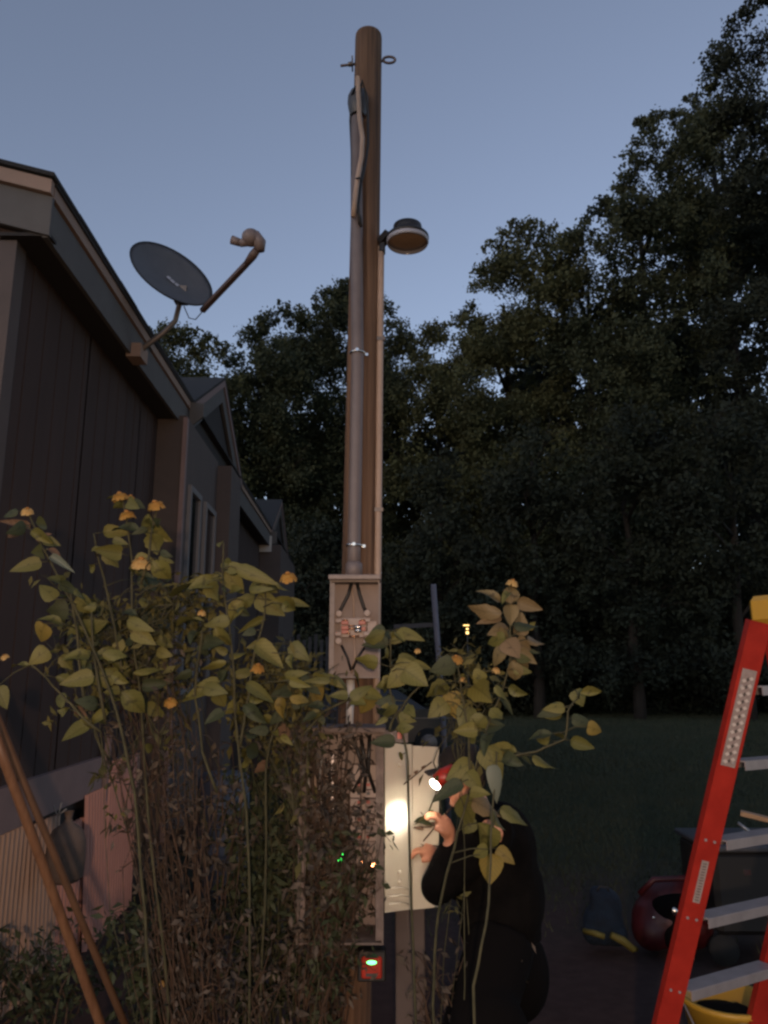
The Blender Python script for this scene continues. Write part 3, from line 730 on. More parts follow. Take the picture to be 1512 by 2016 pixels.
for k in range(6):
    u = 612 + k * 7
    MB().tube([pp(u, 1470 + k * 8, .1), pp(u - 6, 1530 + k * 5, .06), pp(u + 4, 1600, .08), pp(u + random.uniform(-8, 12), 1700 + k * 10, .1)], .0045, 7).build('branch_wire', ['whiteplastic', 'black', 'tanpvc'][k % 3], pan)
mb = MB()
for k in range(14): mb.tube([pp(655, 1500 + k * 7, .12), pp(655, 1500 + k * 7, .105)], .004, 6)
mb.box(pp(655, 1545, .13), (.014, .012, .27)); mb.build('neutral_bar', 'alu', pan)
mb = MB()
for k in range(5): mb.box(pp(670, 1678 + k * 4, .03), (.022 if k % 2 else .018, .004, .0045))
ind = MB().box(pp(670, 1686, .036), (.045, .010, .06), bev=.003).build('display', 'greyplastic', pan); mb.build('green_bar', 'green_led', ind)
for du, v in ((-2, 1700), (8, 1700), (20, 1702)): MB().tube([pp(714 + du, v, .10), pp(714 + du, v, .085)], .008, 8).build('terminal_screw', 'brass', pan)

# open door, hinged at the right edge of the panel, swung back
dr = thing('panel_door', boxpt(757, 1800, YP), 'cream metal door of the panel standing open in bright lamp light', 'panel door')
def dq(u0, v0, u1, v1, u2, v2, u3, v3, ya, yb, name, m, th=.006):
    a, b, c, d = boxpt(u0, v0, ya), boxpt(u1, v1, yb), boxpt(u2, v2, yb), boxpt(u3, v3, ya)
    n = (b - a).cross(d - a).normalized(); n = -n if n.y > 0 else n
    fr = [a, b, c, d]; bk = [p - n * th for p in fr]
    return MB().add(fr + bk, [(0, 1, 2, 3), (7, 6, 5, 4), (0, 4, 5, 1), (1, 5, 6, 2), (2, 6, 7, 3), (3, 7, 4, 0)]).build(name, m, dr)
dq(758, 1462, 811, 1466, 811, 1790, 758, 1797, YP + .02, YP + .10, 'inner_leaf', 'door')
dq(812, 1468, 864, 1471, 864, 1786, 812, 1791, YP + .112, YP + .15, 'outer_leaf', 'door')
dq(752, 1438, 803, 1438, 803, 1462, 752, 1461, YP + .015, YP + .09, 'head_flange', 'box')
mb = MB(); q = boxpt(787, 1447, YP + .06); mb.box(q, (.020, .004, .034)); mb.build('red_sticker', 'redplastic', dr)
mb = MB()
for v in (1506, 1717, 1735): q = boxpt(787, v, YP + .05); mb.ell(q, (.010, .006, .010), seg=8, rings=5)
mb.build('rivet', 'door', dr)
for v in (1750, 1765, 1780):
    MB().tube([boxpt(764 + (v % 7), v, YP + .0), boxpt(790, v - 3, YP + .03), boxpt(812, v + 2, YP + .06)], .0035, 6).build('latch_rod', 'door', dr)
# board under the door, beside the pole
bd = MB().box((boxpt(808, 1900, YP + .2).x, YP + .22, .33), (.13, .035, .80), bev=.004).build('backing_board', 'baypaint')
bd.location = bd.location; tag(bd, 'grey brown upright board under the open panel door', 'board')
# small orange red box with green light on the pole
sc_ = thing('outlet_box', boxpt(732, 1920, YP + .18), 'small orange red box with a glowing green light low on the pole', 'outlet box')
q = boxpt(732, 1897, YP + .13)
MB().box(q, (.122, .07, .122), bev=.006).build('frame', 'black', sc_)
MB().box(q + Vector((0, -.034, -.004)), (.088, .016, .086), bev=.006).build('cover', 'redplastic', sc_)
mb = MB(); mb.ell(q + Vector((0, -.042, .018)), (.021, .008, .0075), seg=12, rings=8); mb.build('green_lens', 'green_glow', sc_)
mb = MB(); mb.lathe(q + Vector((0, -.0415, .018)), [(.012, 0), (.030, -.0015), (.034, .001)], axis=(0, -1, 0), seg=16); mb.build('reflector_ring', 'black', sc_)
MB().box(q + Vector((.0, -.0432, -.030)), (.05, .002, .012)).build('button', 'greyplastic', sc_)

# ================================================================== PERSON kneeling at the panel
def skinned(name, verts, edges, radii, m, parent, org, sub=2, root=0):
    me = bpy.data.meshes.new(name); me.from_pydata([tuple(Vector(v) - org) for v in verts], edges, [])
    o = bpy.data.objects.new(name, me); COL.objects.link(o)
    md = o.modifiers.new('s', 'SKIN'); md.use_smooth_shade = True
    for i, r in enumerate(radii):
        sv = me.skin_vertices[0].data[i]; sv.radius = (r, r) if not isinstance(r, tuple) else r; sv.use_root = (i == root)
    o.modifiers.new('u', 'SUBSURF').levels = sub; o.modifiers['u'].render_levels = sub
    dg = bpy.context.evaluated_depsgraph_get(); ev = o.evaluated_get(dg)
    nm = bpy.data.meshes.new_from_object(ev, depsgraph=dg); nm.name = name
    o.modifiers.clear(); o.data = nm; nm.materials.clear(); nm.materials.append(M[m])
    nm.polygons.foreach_set('use_smooth', [True] * len(nm.polygons))
    o.parent = parent; return o
def person():
    base = Vector((P(970, 1900, 3.33).x, 3.35, 0))
    t = thing('person', base, 'person in black clothes kneeling at the panel with a headlamp on and one hand raised', 'person')
    Zc = 3.33
    pel = P(985, 1830, Zc + .05); waist = P(985, 1750, Zc + .05); chest = P(968, 1680, Zc + .05); neck = P(945, 1600, Zc); hc = P(915, 1527, Zc)
    shN = P(965, 1640, Zc - .16); elN = P(862, 1745, Zc - .10); wrN = P(890, 1650, Zc - .10)
    shF = P(965, 1640, Zc + .25); elF = P(905, 1740, Zc + .22); wrF = P(868, 1690, Zc + .08)
    hipN = P(985, 1850, Zc - .07); hipF = P(985, 1850, Zc + .18)
    kN = Vector((P(880, 2060, Zc - .06).x, Zc * CP - .12, .10)); kF = Vector((P(870, 2060, Zc + .2).x, Zc * CP + .16, .10))
    aN = kN + Vector((.40, .0, -.02)); aF = kF + Vector((.40, 0, -.02))
    fx = Vector((-1, -.12, -.22)).normalized(); side = Vector((-.12, 1, 0)).normalized(); upx = side.cross(fx); upx = upx if upx.z > 0 else -upx
    mb = MB()
    mb.tube([pel, waist, chest], [.12, .10, .13], 12); mb.tube([chest, neck, neck.lerp(hc, .6)], [.11, .055, .052], 12)
    mb.tube([shN, shF], .055, 10)
    for a, b, c in ((shN, elN, wrN), (shF, elF, wrF)): mb.tube([a, a.lerp(b, .5), b], [.05, .045, .038], 10); mb.tube([b, b.lerp(c, .35), c], [.038, .042, .027], 10)
    for a, b, c in ((hipN, kN, aN), (hipF, kF, aF)): mb.tube([a, b], [.085, .055], 10); mb.tube([b, b.lerp(c, .35), c], [.055, .055, .036], 10); mb.tube([c, c + Vector((.14, 0, -.04))], [.036, .03], 8)
    R3 = Matrix((fx, side, upx)).transposed()
    mb.ell(hc + upx * .02 - fx * .008, (.098, .077, .095), rot=R3, seg=18, rings=12)          # skull
    mb.ell(hc + fx * .035 - upx * .055, (.055, .055, .062), rot=R3, seg=14, rings=10)         # jaw
    mb.ell(hc + fx * .070 - upx * .098, (.022, .026, .018), rot=R3, seg=10, rings=8)          # chin
    mb.tube([hc + fx * .086 + upx * .012, hc + fx * .112 - upx * .028], [.010, .016], 8)        # nose
    mb.tube([hc + fx * .080 + upx * .026 - side * .045, hc + fx * .088 + upx * .028, hc + fx * .080 + upx * .026 + side * .045], .011, 8)   # brow
    for q in (-1, 1): mb.ell(hc + side * (q * .078) - upx * .012 - fx * .005, (.017, .010, .030), rot=R3, seg=8, rings=6)
    # hands: palm, four fingers bent at the knuckles, thumb from the side of the palm
    def hand(w, d, sd, s=1.):
        d = d.normalized(); sd = (sd - d * sd.dot(d)).normalized(); pn = d.cross(sd).normalized(); pn = pn if pn.x < 0 else -pn
        mb.tube([w - d * .01, w + d * .03, w + d * .065, w + d * .092], [.026 * s, .033 * s, .038 * s, .032 * s], 10)
        for o_, ln in ((-.030, .070), (-.010, .082), (.012, .078), (.032, .060)):
            b0 = w + d * .08 + sd * o_; b1 = b0 + d * ln * .45 + pn * .006; b2 = b1 + d * ln * .22 + pn * ln * .30; b3 = b2 + pn * ln * .28 - d * ln * .05
            mb.tube([b0, b1, b2, b3], [.0115, .0105, .0098, .0085], 8)
        b0 = w + d * .03 - sd * .026; mb.tube([b0, b0 + d * .030 - sd * .020 + pn * .012, b0 + d * .055 - sd * .016 + pn * .032], [.015, .012, .010], 8)
    hand(wrN, Vector((-.40, -.05, .62)), Vector((.2, 1, 0))); hand(wrF, Vector((-.75, -.1, .35)), Vector((.1, 1, .1)))
    body = blob('body', mb, 'skin', t, .0065, 3)
    mb = MB()      # jacket
    mb.tube([pel + Vector((.01, 0, -.06)), pel, waist, chest, chest.lerp(neck, .45)], [.175, .18, .185, .195, .15], 16)
    mb.ell(chest + Vector((.035, 0, .02)), (.165, .20, .20), seg=16, rings=10); mb.ell(waist + Vector((.045, 0, -.02)), (.150, .19, .22), seg=16, rings=10)
    mb.tube([chest.lerp(neck, .4), neck + Vector((.015, 0, -.01))], [.11, .078], 12)
    mb.tube([shN + Vector((0, .02, 0)), shF - Vector((0, .02, 0))], .10, 12)
    for a, b, c in ((shN, elN, wrN), (shF, elF, wrF)):
        mb.tube([a, a.lerp(b, .5), b], [.095, .082, .074], 12); mb.ell(b, (.076, .072, .076)); mb.tube([b, b.lerp(c, .5), b.lerp(c, .84)], [.072, .060, .046], 12)
    blob('jacket', mb, 'jacket', t, .014, 8)
    mb = MB()      # trousers
    mb.tube([hipN, hipF], .15, 14)
    for a, b, c in ((hipN, kN, aN), (hipF, kF, aF)): mb.tube([a, a.lerp(b, .5), b], [.15, .125, .095], 12); mb.ell(b + Vector((0, 0, .0)), (.10, .095, .095)); mb.tube([b, b.lerp(c, .5), c], [.090, .085, .062], 12)
    mb.ell(pel + Vector((.05, 0, -.17)), (.16, .18, .20)); mb.ell(hipN.lerp(kN, .6) + Vector((.06, 0, 0)), (.15, .12, .18))
    blob('trousers', mb, 'trousers', t, .016, 8)
    for a_ in (aN, aF):
        mb = MB(); mb.ell(a_ + Vector((.10, 0, -.02)), (.14, .052, .055)); mb.ell(a_ + Vector((.02, 0, .0)), (.07, .058, .07)); blob('boot', mb, 'black', t, .012, 5)
    # face details, ear, hair, cap
    mb = MB()
    for s in (-1, 1): mb.ell(hc + fx * .082 + side * (s * .031) + upx * .008, (.010, .013, .010), seg=8, rings=6)
    mb.build('eye', 'whiteplastic', t)
    MB().tube([hc + fx * .080 - side * .022 - upx * .066, hc + fx * .090 - upx * .064, hc + fx * .080 + side * .022 - upx * .066], .005, 6).build('mouth', 'redblock', t)
    mb = MB(); mb.ell(hc - fx * .028 + upx * .022, (.088, .084, .098), rot=R3, seg=18, rings=12, wob=.02); mb.build('hair', 'hair', t)
    mb = MB(); mb.lathe(hc + upx * .042, [(.100, 0), (.101, .03), (.092, .06), (.064, .085), (.03, .095), (0, .097)], axis=upx, seg=22)
    mb.box(hc + fx * .125 + upx * .045, (.075, .12, .012), rot=R3, bev=.005); mb.build('cap', 'cap', t)
    # headlamp
    hl = P(876, 1530, Zc - .11)
    mb = MB(); mb.tube([hl + Vector((.045, 0, .03)), hl, hl + Vector((-.030, 0, -.022))], [.030, .040, .036], 14); hlo = mb.build('headlamp', 'redplastic', t)
    mb = MB(); mb.tube([hc + fx * (.104 * math.cos(a)) + side * (.104 * math.sin(a)) + upx * .05 for a in np.linspace(0, 2 * math.pi, 25)], .009, 6, False); mb.build('strap', 'black', hlo)
    dl = Vector((-.62, -.35, -.60)).normalized()
    lc_ = hl + Vector((-.045, -.010, -.030))
    mb = MB(); mb.lathe(lc_, [(.024, -.010), (.025, 0), (.020, .005), (0, .008)], axis=dl, seg=16); mb.build('lens', 'lens_lit', hlo)
    L = bpy.data.lights.new('headlamp_beam', 'SPOT'); L.energy = 1.9; L.color = (1, .90, .72); L.spot_size = math.radians(104); L.spot_blend = 1.0; L.shadow_soft_size = .012
    lo = bpy.data.objects.new('headlamp_beam', L); COL.objects.link(lo); lo.location = lc_ + Vector((-.045, -.01, -.03)); aim(lo, boxpt(800, 1640, YP + .06))
    L2 = L.copy(); L2.energy = 9; L2.spot_size = math.radians(34); L2.spot_blend = .9; L2.color = (1, .93, .80)
    l2 = bpy.data.objects.new('headlamp_hot_beam', L2); COL.objects.link(l2); l2.location = lo.location; aim(l2, boxpt(783, 1606, YP + .05))
person()

# ================================================================== LADDER
def ladder():
    e = Vector((.87, .49, 0)).normalized()
    pb = P(1277, 2150, 3.02); pb.z = 0.02; pt = P(1497, 1225, 3.05)
    t = thing('stepladder', pb, 'red fibreglass stepladder with aluminium treads and yellow top at the right edge', 'ladder')
    ax_ = (pt - pb).normalized(); nf = e.cross(ax_).normalized(); nf = nf if nf.y < 0 else -nf   # faces the camera side
    def rail(o_, s):
        mb = MB(); a, b = pb + e * o_, pt + e * o_
        cx_ = Vector((1, 0, 0)); cx_ = (cx_ - ax_ * cx_.dot(ax_)).normalized(); cy_ = ax_.cross(cx_).normalized()
        if cy_.y > 0: cy_ = -cy_
        w = .086
        mb.beam(a, b, .0055, w, up=cx_)   # web facing the camera
        for q in (-1, 1):
            off = cx_ * (q * (w / 2 - .003)) - cy_ * .018
            mb.beam(a + off, b + off, .034, .006, up=cx_)
        return mb.build('rail', 'ladder', t), cx_, cy_
    r1, cx_, cy_ = rail(0, 1); rail(.62, -1)
    Ltot = (pt - pb).length
    # treads
    vs_ = [1352, 1499, 1655, 1808, 1950, 2085]
    for v in vs_:
        k = None
        # position along the rail for image row v
        lo, hi = 0., 1.
        for _ in range(30):
            mid = (lo + hi) / 2; q = pb.lerp(pt, mid); r = q - CAM; zc = r.y * CP + r.z * SP; yy = -r.y * SP + r.z * CP; vv = CV - F * yy / zc
            if vv > v: lo = mid
            else: hi = mid
        q = pb.lerp(pt, (lo + hi) / 2) + e * .045; f = e.cross(Vector((0, 0, 1))).normalized()
        mb = MB(); mb.beam(q - f * .0, q + e * .53, .085, .006)
        mb.beam(q + f * .042 - Vector((0, 0, .016)), q + f * .042 + e * .53 - Vector((0, 0, .016)), .005, .034)
        mb.beam(q - f * .042 - Vector((0, 0, .016)), q - f * .042 + e * .53 - Vector((0, 0, .016)), .005, .034)
        mb.build('tread', 'alu', t)
        for du in (-.018, .018):
            rv = q - e * .045 + cx_ * du + cy_ * .003; MB().tube([rv, rv + cy_ * .004], .0055, 8).build('rivet', 'alu', t)
    c = pt + e * .325 + Vector((.03, 0, .05))
    rot = Matrix((e, Vector((-e.y, e.x, 0)), Vector((0, 0, 1)))).transposed()
    MB().box(c + Vector((-.0, 0, 0)), (.68, .15, .115), rot=rot, bev=.02).build('top_cap', 'yellow', t)
    MB().box(c + rot @ Vector((.03, -.077, -.01)), (.56, .004, .07), rot=rot).build('cap_label', 'post', t)
    for o_ in (.0, .60):
        a = pt + e * o_ + Vector((.05, .06, 0)); b = a + Vector((.55, .75, 0)); b.z = .02
        mb = MB(); mb.beam(a, b, .03, .07, up=(0, 0, 1)); mb.build('rear_rail', 'ladder', t)
    # stickers on the near rail
    def stick(v0, v1, w, name, m):
        def pos(v):
            lo, hi = 0., 1.
            for _ in range(30):
                mid = (lo + hi) / 2; q = pb.lerp(pt, mid); r = q - CAM; zc = r.y * CP + r.z * SP; yy = -r.y * SP + r.z * CP
                if CV - F * yy / zc > v: lo = mid
                else: hi = mid
            return pb.lerp(pt, lo)
        a, b = pos(v1) + cy_ * .005, pos(v0) + cy_ * .005
        mb = MB(); mb.beam(a, b, .002, w, up=cx_); o = mb.build(name, m, t); return a, b, o
    a, b, o = stick(1318, 1508, .058, 'warning_label', 'label')
    mk = MB(); n = 12
    for k in range(n):
        q = a.lerp(b, (k + .7) / (n + .9))
        for s, ph in ((-1, 0), (1, .45)):
            c = a.lerp(b, (k + .6 + ph) / (n + 1.2)) + cx_ * (s * .0135) + cy_ * .0022
            mk.add([c + cx_ * .0095, c + ax_ * .0085, c - cx_ * .0095, c - ax_ * .0085], [(0, 1, 2, 3)])
    mk.build('printed_symbols', 'labelmark', o)
    dk = MB()
    for k in range(n):
        c = a.lerp(b, (k + .75) / (n + 1.1)) + cy_ * .0018; dk.add([c + cx_ * .006, c + ax_ * .010, c - cx_ * .006, c - ax_ * .010], [(0, 1, 2, 3)])
    dk.build('printed_band', 'labeldark', o)
    a, b, o = stick(1694, 1776, .028, 'maker_label', 'label')
    dk = MB()
    for k in range(14):
        c = a.lerp(b, (k + 1) / 15) + cy_ * .0018; dk.add([c + cx_ * .008 + ax_ * .002, c - cx_ * .009 + ax_ * .001, c - cx_ * .008 - ax_ * .002, c + cx_ * .006 - ax_ * .002], [(0, 1, 2, 3)])
    dk.build('printed_lines', 'labeldark', o)
ladder()

# ================================================================== things on the ground at right
def soft_bag(name, c, r, m, label, cat):
    t = thing(name, (c.x, c.y, 0), label, cat); return t
c = G(1190, 1862)
bb = thing('blue_bag', c, 'small blue bag with yellow trim standing on the ground', 'bag')
mb = MB(); mb.ell(c + Vector((0, 0, .13)), (.13, .11, .13)); mb.ell(c + Vector((.02, .0, .23)), (.105, .09, .11)); mb.ell(c + Vector((-.07, -.02, .09)), (.07, .08, .08)); mb.ell(c + Vector((.07, -.01, .07)), (.08, .09, .07)); mb.ell(c + Vector((-.03, 0, .30)), (.05, .05, .05))
blob('body', mb, 'bluebag', bb, .014, 3)
mb = MB(); mb.tube([c + Vector((-.135, -.05, .10)), c + Vector((-.08, -.115, .105)), c + Vector((-.03, -.125, .09))], .018, 6); mb.tube([c + Vector((.01, -.125, .10)), c + Vector((.08, -.13, .07)), c + Vector((.14, -.12, .02)), c + Vector((.17, -.10, .012))], [.02, .026, .022, .014], 6); mb.build('trim_band', 'yellowtrim', bb)
mb = MB(); mb.tube([c + Vector((-.05, -.03, .30)), c + Vector((-.02, -.04, .355)), c + Vector((.03, -.04, .345)), c + Vector((.05, -.03, .28))], .007, 6); mb.build('handle', 'black', bb)
c = G(1320, 1868)
rb = thing('tool_bag', c, 'round dark red and black tool bag behind the ladder', 'tool bag')
mb = MB(); mb.ell(c + Vector((0, 0, .17)), (.23, .18, .17)); mb.ell(c + Vector((.03, .02, .28)), (.19, .15, .13)); mb.ell(c + Vector((-.12, -.03, .12)), (.12, .14, .12)); mb.ell(c + Vector((.15, 0, .14)), (.12, .15, .14)); blob('body', mb, 'redbag', rb, .016, 3)
mb = MB(); mb.ell(c + Vector((.03, -.07, .25)), (.17, .125, .10)); mb.ell(c + Vector((.02, -.13, .12)), (.12, .08, .10)); blob('pocket', mb, 'trousers', rb, .014, 3)
mb = MB(); mb.tube([c + Vector((-.20, -.10, .34)), c + Vector((-.12, -.14, .43)), c + Vector((.08, -.14, .44)), c + Vector((.2, -.10, .36))], .018, 8); mb.build('handle', 'redbag', rb)
mb = MB(); mb.ell(c + Vector((-.15, -.185, .23)), (.012, .006, .006), seg=8, rings=5); mb.ell(c + Vector((-.03, -.225, .27)), (.022, .01, .03), rot=rotm('Y', -30), seg=8, rings=5); mb.build('buckle', 'shiny', rb)
mb = MB(); mb.box(c + Vector((.03, -.16, .03)), (.09, .05, .06)); mb.build('corner_patch', 'wood', rb)
c = G(1500, 1905)
cart = thing('tool_cart', c, 'black tool cart with loose tools on top behind the ladder treads', 'tool cart')
mb = MB(); mb.box(c + Vector((.12, .25, .40)), (.72, .55, .46), bev=.03); mb.build('body', 'black', cart)
mb = MB(); mb.box(c + Vector((.12, .25, .645)), (.76, .58, .035), bev=.01); mb.build('tray', 'greyplastic', cart)
for sx in (-.2, .44):
    for sy in (.03, .47):
        mb = MB(); mb.lathe(c + Vector((sx, sy, .085)), [(0, -.02), (.085, -.02), (.085, .02), (0, .02)], axis=(0, 1, 0), seg=16); mb.build('wheel', 'tyre', cart)
mb = MB(); mb.box(c + Vector((-.05, -.033, .52)), (.04, .01, .03)); mb.box(c + Vector((.05, -.033, .3)), (.03, .012, .045), rot=rotm('Y', 25)); mb.build('latch', 'shiny', cart)
pl = MB().beam(P(1458, 1600, 4.0), P(1560, 1625, 3.9), .06, .022).build('wood_offcut', 'wood'); tag(pl, 'short pale wood offcut on top of the black cart', 'wood piece')
mb = MB(); q = P(1495, 1643, 3.85)
mb.box(q, (.14, .10, .03), rot=rotm('Z', 12), bev=.008); mb.tube([q + Vector((-.06, 0, .0)), q + Vector((-.14, -.02, -.005))], [.012, .009], 8); mb.tube([q + Vector((-.03, 0, .0)), q + Vector((-.09, .03, .05))], .009, 8)
tag(mb.build('power_tool', 'steel'), 'grey metal tool lying on the black cart', 'tool')
c = G(1440, 2066)
tub = thing('yellow_tub', c, 'open yellow plastic tub on the ground at the foot of the ladder', 'tub')
mb = MB(); mb.lathe(c, [(0, .004), (.15, .004), (.165, .01), (.195, .19), (.208, .195), (.208, .215), (.187, .215), (.155, .02), (0, .014)], seg=28); mb.build('shell', 'yellow', tub)
mb = MB(); mb.ell(c + Vector((0, .02, .10)), (.165, .165, .075), seg=16, rings=8, wob=.08); mb.build('contents', 'trousers', tub)
mb = MB(); mb.tube([c + Vector((-.205, 0, .2)), c + Vector((-.18, -.10, .10)), c + Vector((0, -.26, .05)), c + Vector((.18, -.1, .10)), c + Vector((.205, 0, .2))], .006, 6); mb.build('handle', 'alu', tub)

# ================================================================== left side: poles, bag, bottle, drum
def stick_thing(name, a, b, r, m, label, cat, group=None):
    n = 7; pts = [Vector(a).lerp(Vector(b), i / n) + Vector((random.uniform(-1, 1), random.uniform(-1, 1), 0)) * .0015 for i in range(n + 1)]
    o = MB().tube(pts, r, 12).build(name, m, org=Vector(a)); return tag(o, label, cat, group)
stick_thing('wooden_pole', P(232, 2110, 3.1), P(-28, 1395, 2.85), .0185, 'handle', 'orange brown wooden pole leaning against the house skirting', 'pole')
stick_thing('wooden_pole', P(272, 2080, 3.18), P(-40, 1330, 2.98), .015, 'handle2', 'darker thinner pole leaning right behind the orange brown pole', 'pole')
q = P(122, 1590, 4.35)
bag = thing('hanging_bag', q, 'grey plastic bag tied by its handles and hanging from the skirting trim', 'bag')
mb = MB(); mb.lathe(P(125, 1738, 4.1), [(0.0, 0), (.07, .004), (.098, .03), (.104, .12), (.100, .21), (.078, .27), (.03, .30), (.016, .325), (.026, .36)], seg=9); mb.build('pouch', 'bagplastic', bag)
mb = MB()
for a_, b_ in (((112, 1604), (106, 1586)), ((116, 1602), (121, 1580)), ((114, 1606), (131, 1592))): mb.tube([P(*a_, 4.09), P(*b_, 4.12)], .004, 5)
mb.build('tie', 'string', bag)
q = P(397, 1880, 3.35)
bt = thing('plastic_bottle', q, 'pale plastic bottle hanging among the dry stems', 'bottle')
mb = MB(); mb.lathe(q, [(0, 0), (.036, .004), (.042, .02), (.042, .11), (.034, .145), (.016, .175), (.014, .19)], seg=16, axis=(-.12, 0, 1)); mb.build('body', 'bottle', bt)
MB().tube([q + Vector((-.022, 0, .185)), q + Vector((-.024, 0, .205))], .016, 10).build('lid', 'whiteplastic', bt)
c = G(432, 1760)
dm = thing('plastic_drum', c, 'blue grey plastic drum half hidden behind the flowering plants', 'drum')
mb = MB(); mb.lathe(c, [(0, 0), (.19, 0), (.205, .03), (.205, .30), (.212, .32), (.205, .34), (.205, .60), (.212, .62), (.205, .64), (.20, .86), (.17, .89), (.165, .895), (0, .885)], seg=28); mb.build('body', 'drum', dm)

# ================================================================== background objects
def car():
    c = G(720, 1486); L, W = 4.1, 1.65; hl_ = .1
    t = thing('parked_car', c, 'dark parked car on the lawn behind the pole', 'car')
    prof = [(-2.05, .35), (-2.05, .72), (-1.7, .86), (-1.15, .92), (-.7, 1.33), (.65, 1.36), (1.25, .98), (1.95, .88), (2.05, .6), (2.05, .32)]
    vs = []; n = len(prof)
    for s in (-1, 1):
        for x, z in prof: vs.append(c + Vector((x, s * (W / 2 - (.14 if z > 1.2 else 0)), z)))
    fs = [tuple(range(n)), tuple(range(2 * n - 1, n - 1, -1))] + [(i, i + 1, n + i + 1, n + i) for i in range(n - 1)] + [(n - 1, 0, n, 2 * n - 1)]
    MB().add(vs, fs).build('body', 'carpaint', t)
    for xx in ((-1.0, -.62, -.08, -.08), (0, 0, .62, 1.1)):
        vs = [c + Vector((xx[0], -W / 2 - .004, .96)), c + Vector((xx[3], -W / 2 - .004, .96)), c + Vector((xx[2], -W / 2 + .11, 1.28)), c + Vector((xx[1], -W / 2 + .11, 1.28))]
        MB().add(vs, [(0, 1, 2, 3)]).build('window', 'glass', t)
    for x in (-1.3, 1.3):
        for s in (-1, 1):
            w = MB().lathe(c + Vector((x, s * (W / 2 - .08), .31)), [(0, -.1), (.27, -.1), (.31, -.07), (.31, .07), (.27, .1), (0, .1)], axis=(0, 1, 0), seg=20).build('wheel', 'tyre', t)
            MB().lathe(c + Vector((x, s * (W / 2 - .08), .31)), [(0, -.112), (.17, -.108), (.18, -.09)], axis=(0, 1, 0), seg=14).build('rim', 'mast', w)
    MB().beam(c + Vector((-1.9, -W / 2 - .012, .80)), c + Vector((1.9, -W / 2 - .012, .80)), .012, .02).build('side_trim', 'mast', t)
    for s in (-1, 1): MB().box(c + Vector((2.04, s * .6, .68)), (.04, .28, .12), bev=.01).build('headlight', 'lampclear', t)
car()
fc = thing('picket_fence', P(560, 1330, 11.5), 'dim weathered picket fence beyond the house left of the pole', 'fence'); fc.location.z = 0
for k in range(15):
    u = 540 + k * 11.5; p = P(u, 1330, 11.5)
    MB().box((p.x, p.y, 1.12), (.05, .02, 2.2 + .1 * math.sin(k * 2.1))).build('picket', 'fence', fc)
a, b = P(535, 1330, 11.55), P(708, 1330, 11.55)
for z in (.6, 1.9): MB().beam((a.x, a.y + .03, z), (b.x, b.y + .03, z), .03, .07).build('fence_rail', 'fence', fc)
p0, p1 = P(880, 1412, 9.0), P(853, 1150, 9.0); p0.z = 0
ps = thing('clothes_post', p0, 'grey leaning post standing in the yard right of the pole', 'post')
MB().tube([p0, p0.lerp(p1, .5) + Vector((.01, 0, 0)), p1], .033, 8).build('shaft', 'post', ps)
MB().beam(P(775, 1234, 9.0), P(856, 1230, 9.0), .04, .05).build('crossbar', 'fence', ps)
q = P(920, 1240, 24)
gl = thing('yard_light', Vector((q.x, q.y, 0)), 'tiny warm light glinting far off at the wood edge', 'lamp')
MB().tube([(q.x, q.y, 0), (q.x, q.y, q.z - .12)], .015, 6).build('post', 'fence', gl)
mb = MB(); mb.box(q + Vector((0, 0, .03)), (.07, .04, .05)); mb.box(q + Vector((-.03, 0, .14)), (.18, .03, .035)); mb.box(q + Vector((0, 0, -.09)), (.08, .04, .08)); mb.build('lantern', 'warm_lit', gl)

# ================================================================== GARDEN PLANTS
def leaf_mesh(name, m, cup=.12, kink=.0, prof=None, twist=0.):
    prof = prof or [(0, .0), (.04, .34), (.16, .50), (.34, .50), (.56, .40), (.78, .22), (1.0, 0)]
    vs = []; fs = []
    for x, w in prof:
        zz = -.18 * x * x + kink * x * (1 - x)
        vs += [(x, -w, zz + cup * w), (x, -w * .5, zz + cup * w * .25), (x, 0, zz - .02), (x, w * .5, zz + cup * w * .25), (x, w, zz + cup * w)]
        vs[-5:] = [(a, b_ * math.cos(twist * x) - c_ * .3 * math.sin(twist * x), c_ + b_ * math.sin(twist * x)) for a, b_, c_ in vs[-5:]]
    for i in range(len(prof) - 1):
        for k in range(4): a = i * 5 + k; fs.append((a, a + 1, a + 6, a + 5))
    me = bpy.data.meshes.new(name); me.from_pydata(vs, [], fs); me.materials.append(M[m]); me.polygons.foreach_set('use_smooth', [True] * len(fs)); me.update()
    bm = bmesh.new(); bm.from_mesh(me); bmesh.ops.remove_doubles(bm, verts=bm.verts, dist=1e-4); bm.to_mesh(me); bm.free()
    return me
LM = {k: [leaf_mesh('leaf', m, .12, .0), leaf_mesh('leaf', m, -.10, .2), leaf_mesh('leaf', m, .25, -.1), leaf_mesh('leaf', m, .3, .5, [(0, 0), (.08, .22), (.22, .40), (.42, .50), (.62, .42), (.82, .24), (1, 0)], .9), leaf_mesh('leaf', m, -.2, -.5, [(0, 0), (.05, .28), (.2, .46), (.38, .44), (.5, .47), (.7, .26), (.88, .13), (1.02, 0)], -.8)] for k, m in
      {'g': 'leaf', 'd': 'leafdark', 'y': 'leafyellow', 'p': 'leafpink', 'w': 'leafgreygreen', 'b': 'deadleaf'}.items()}
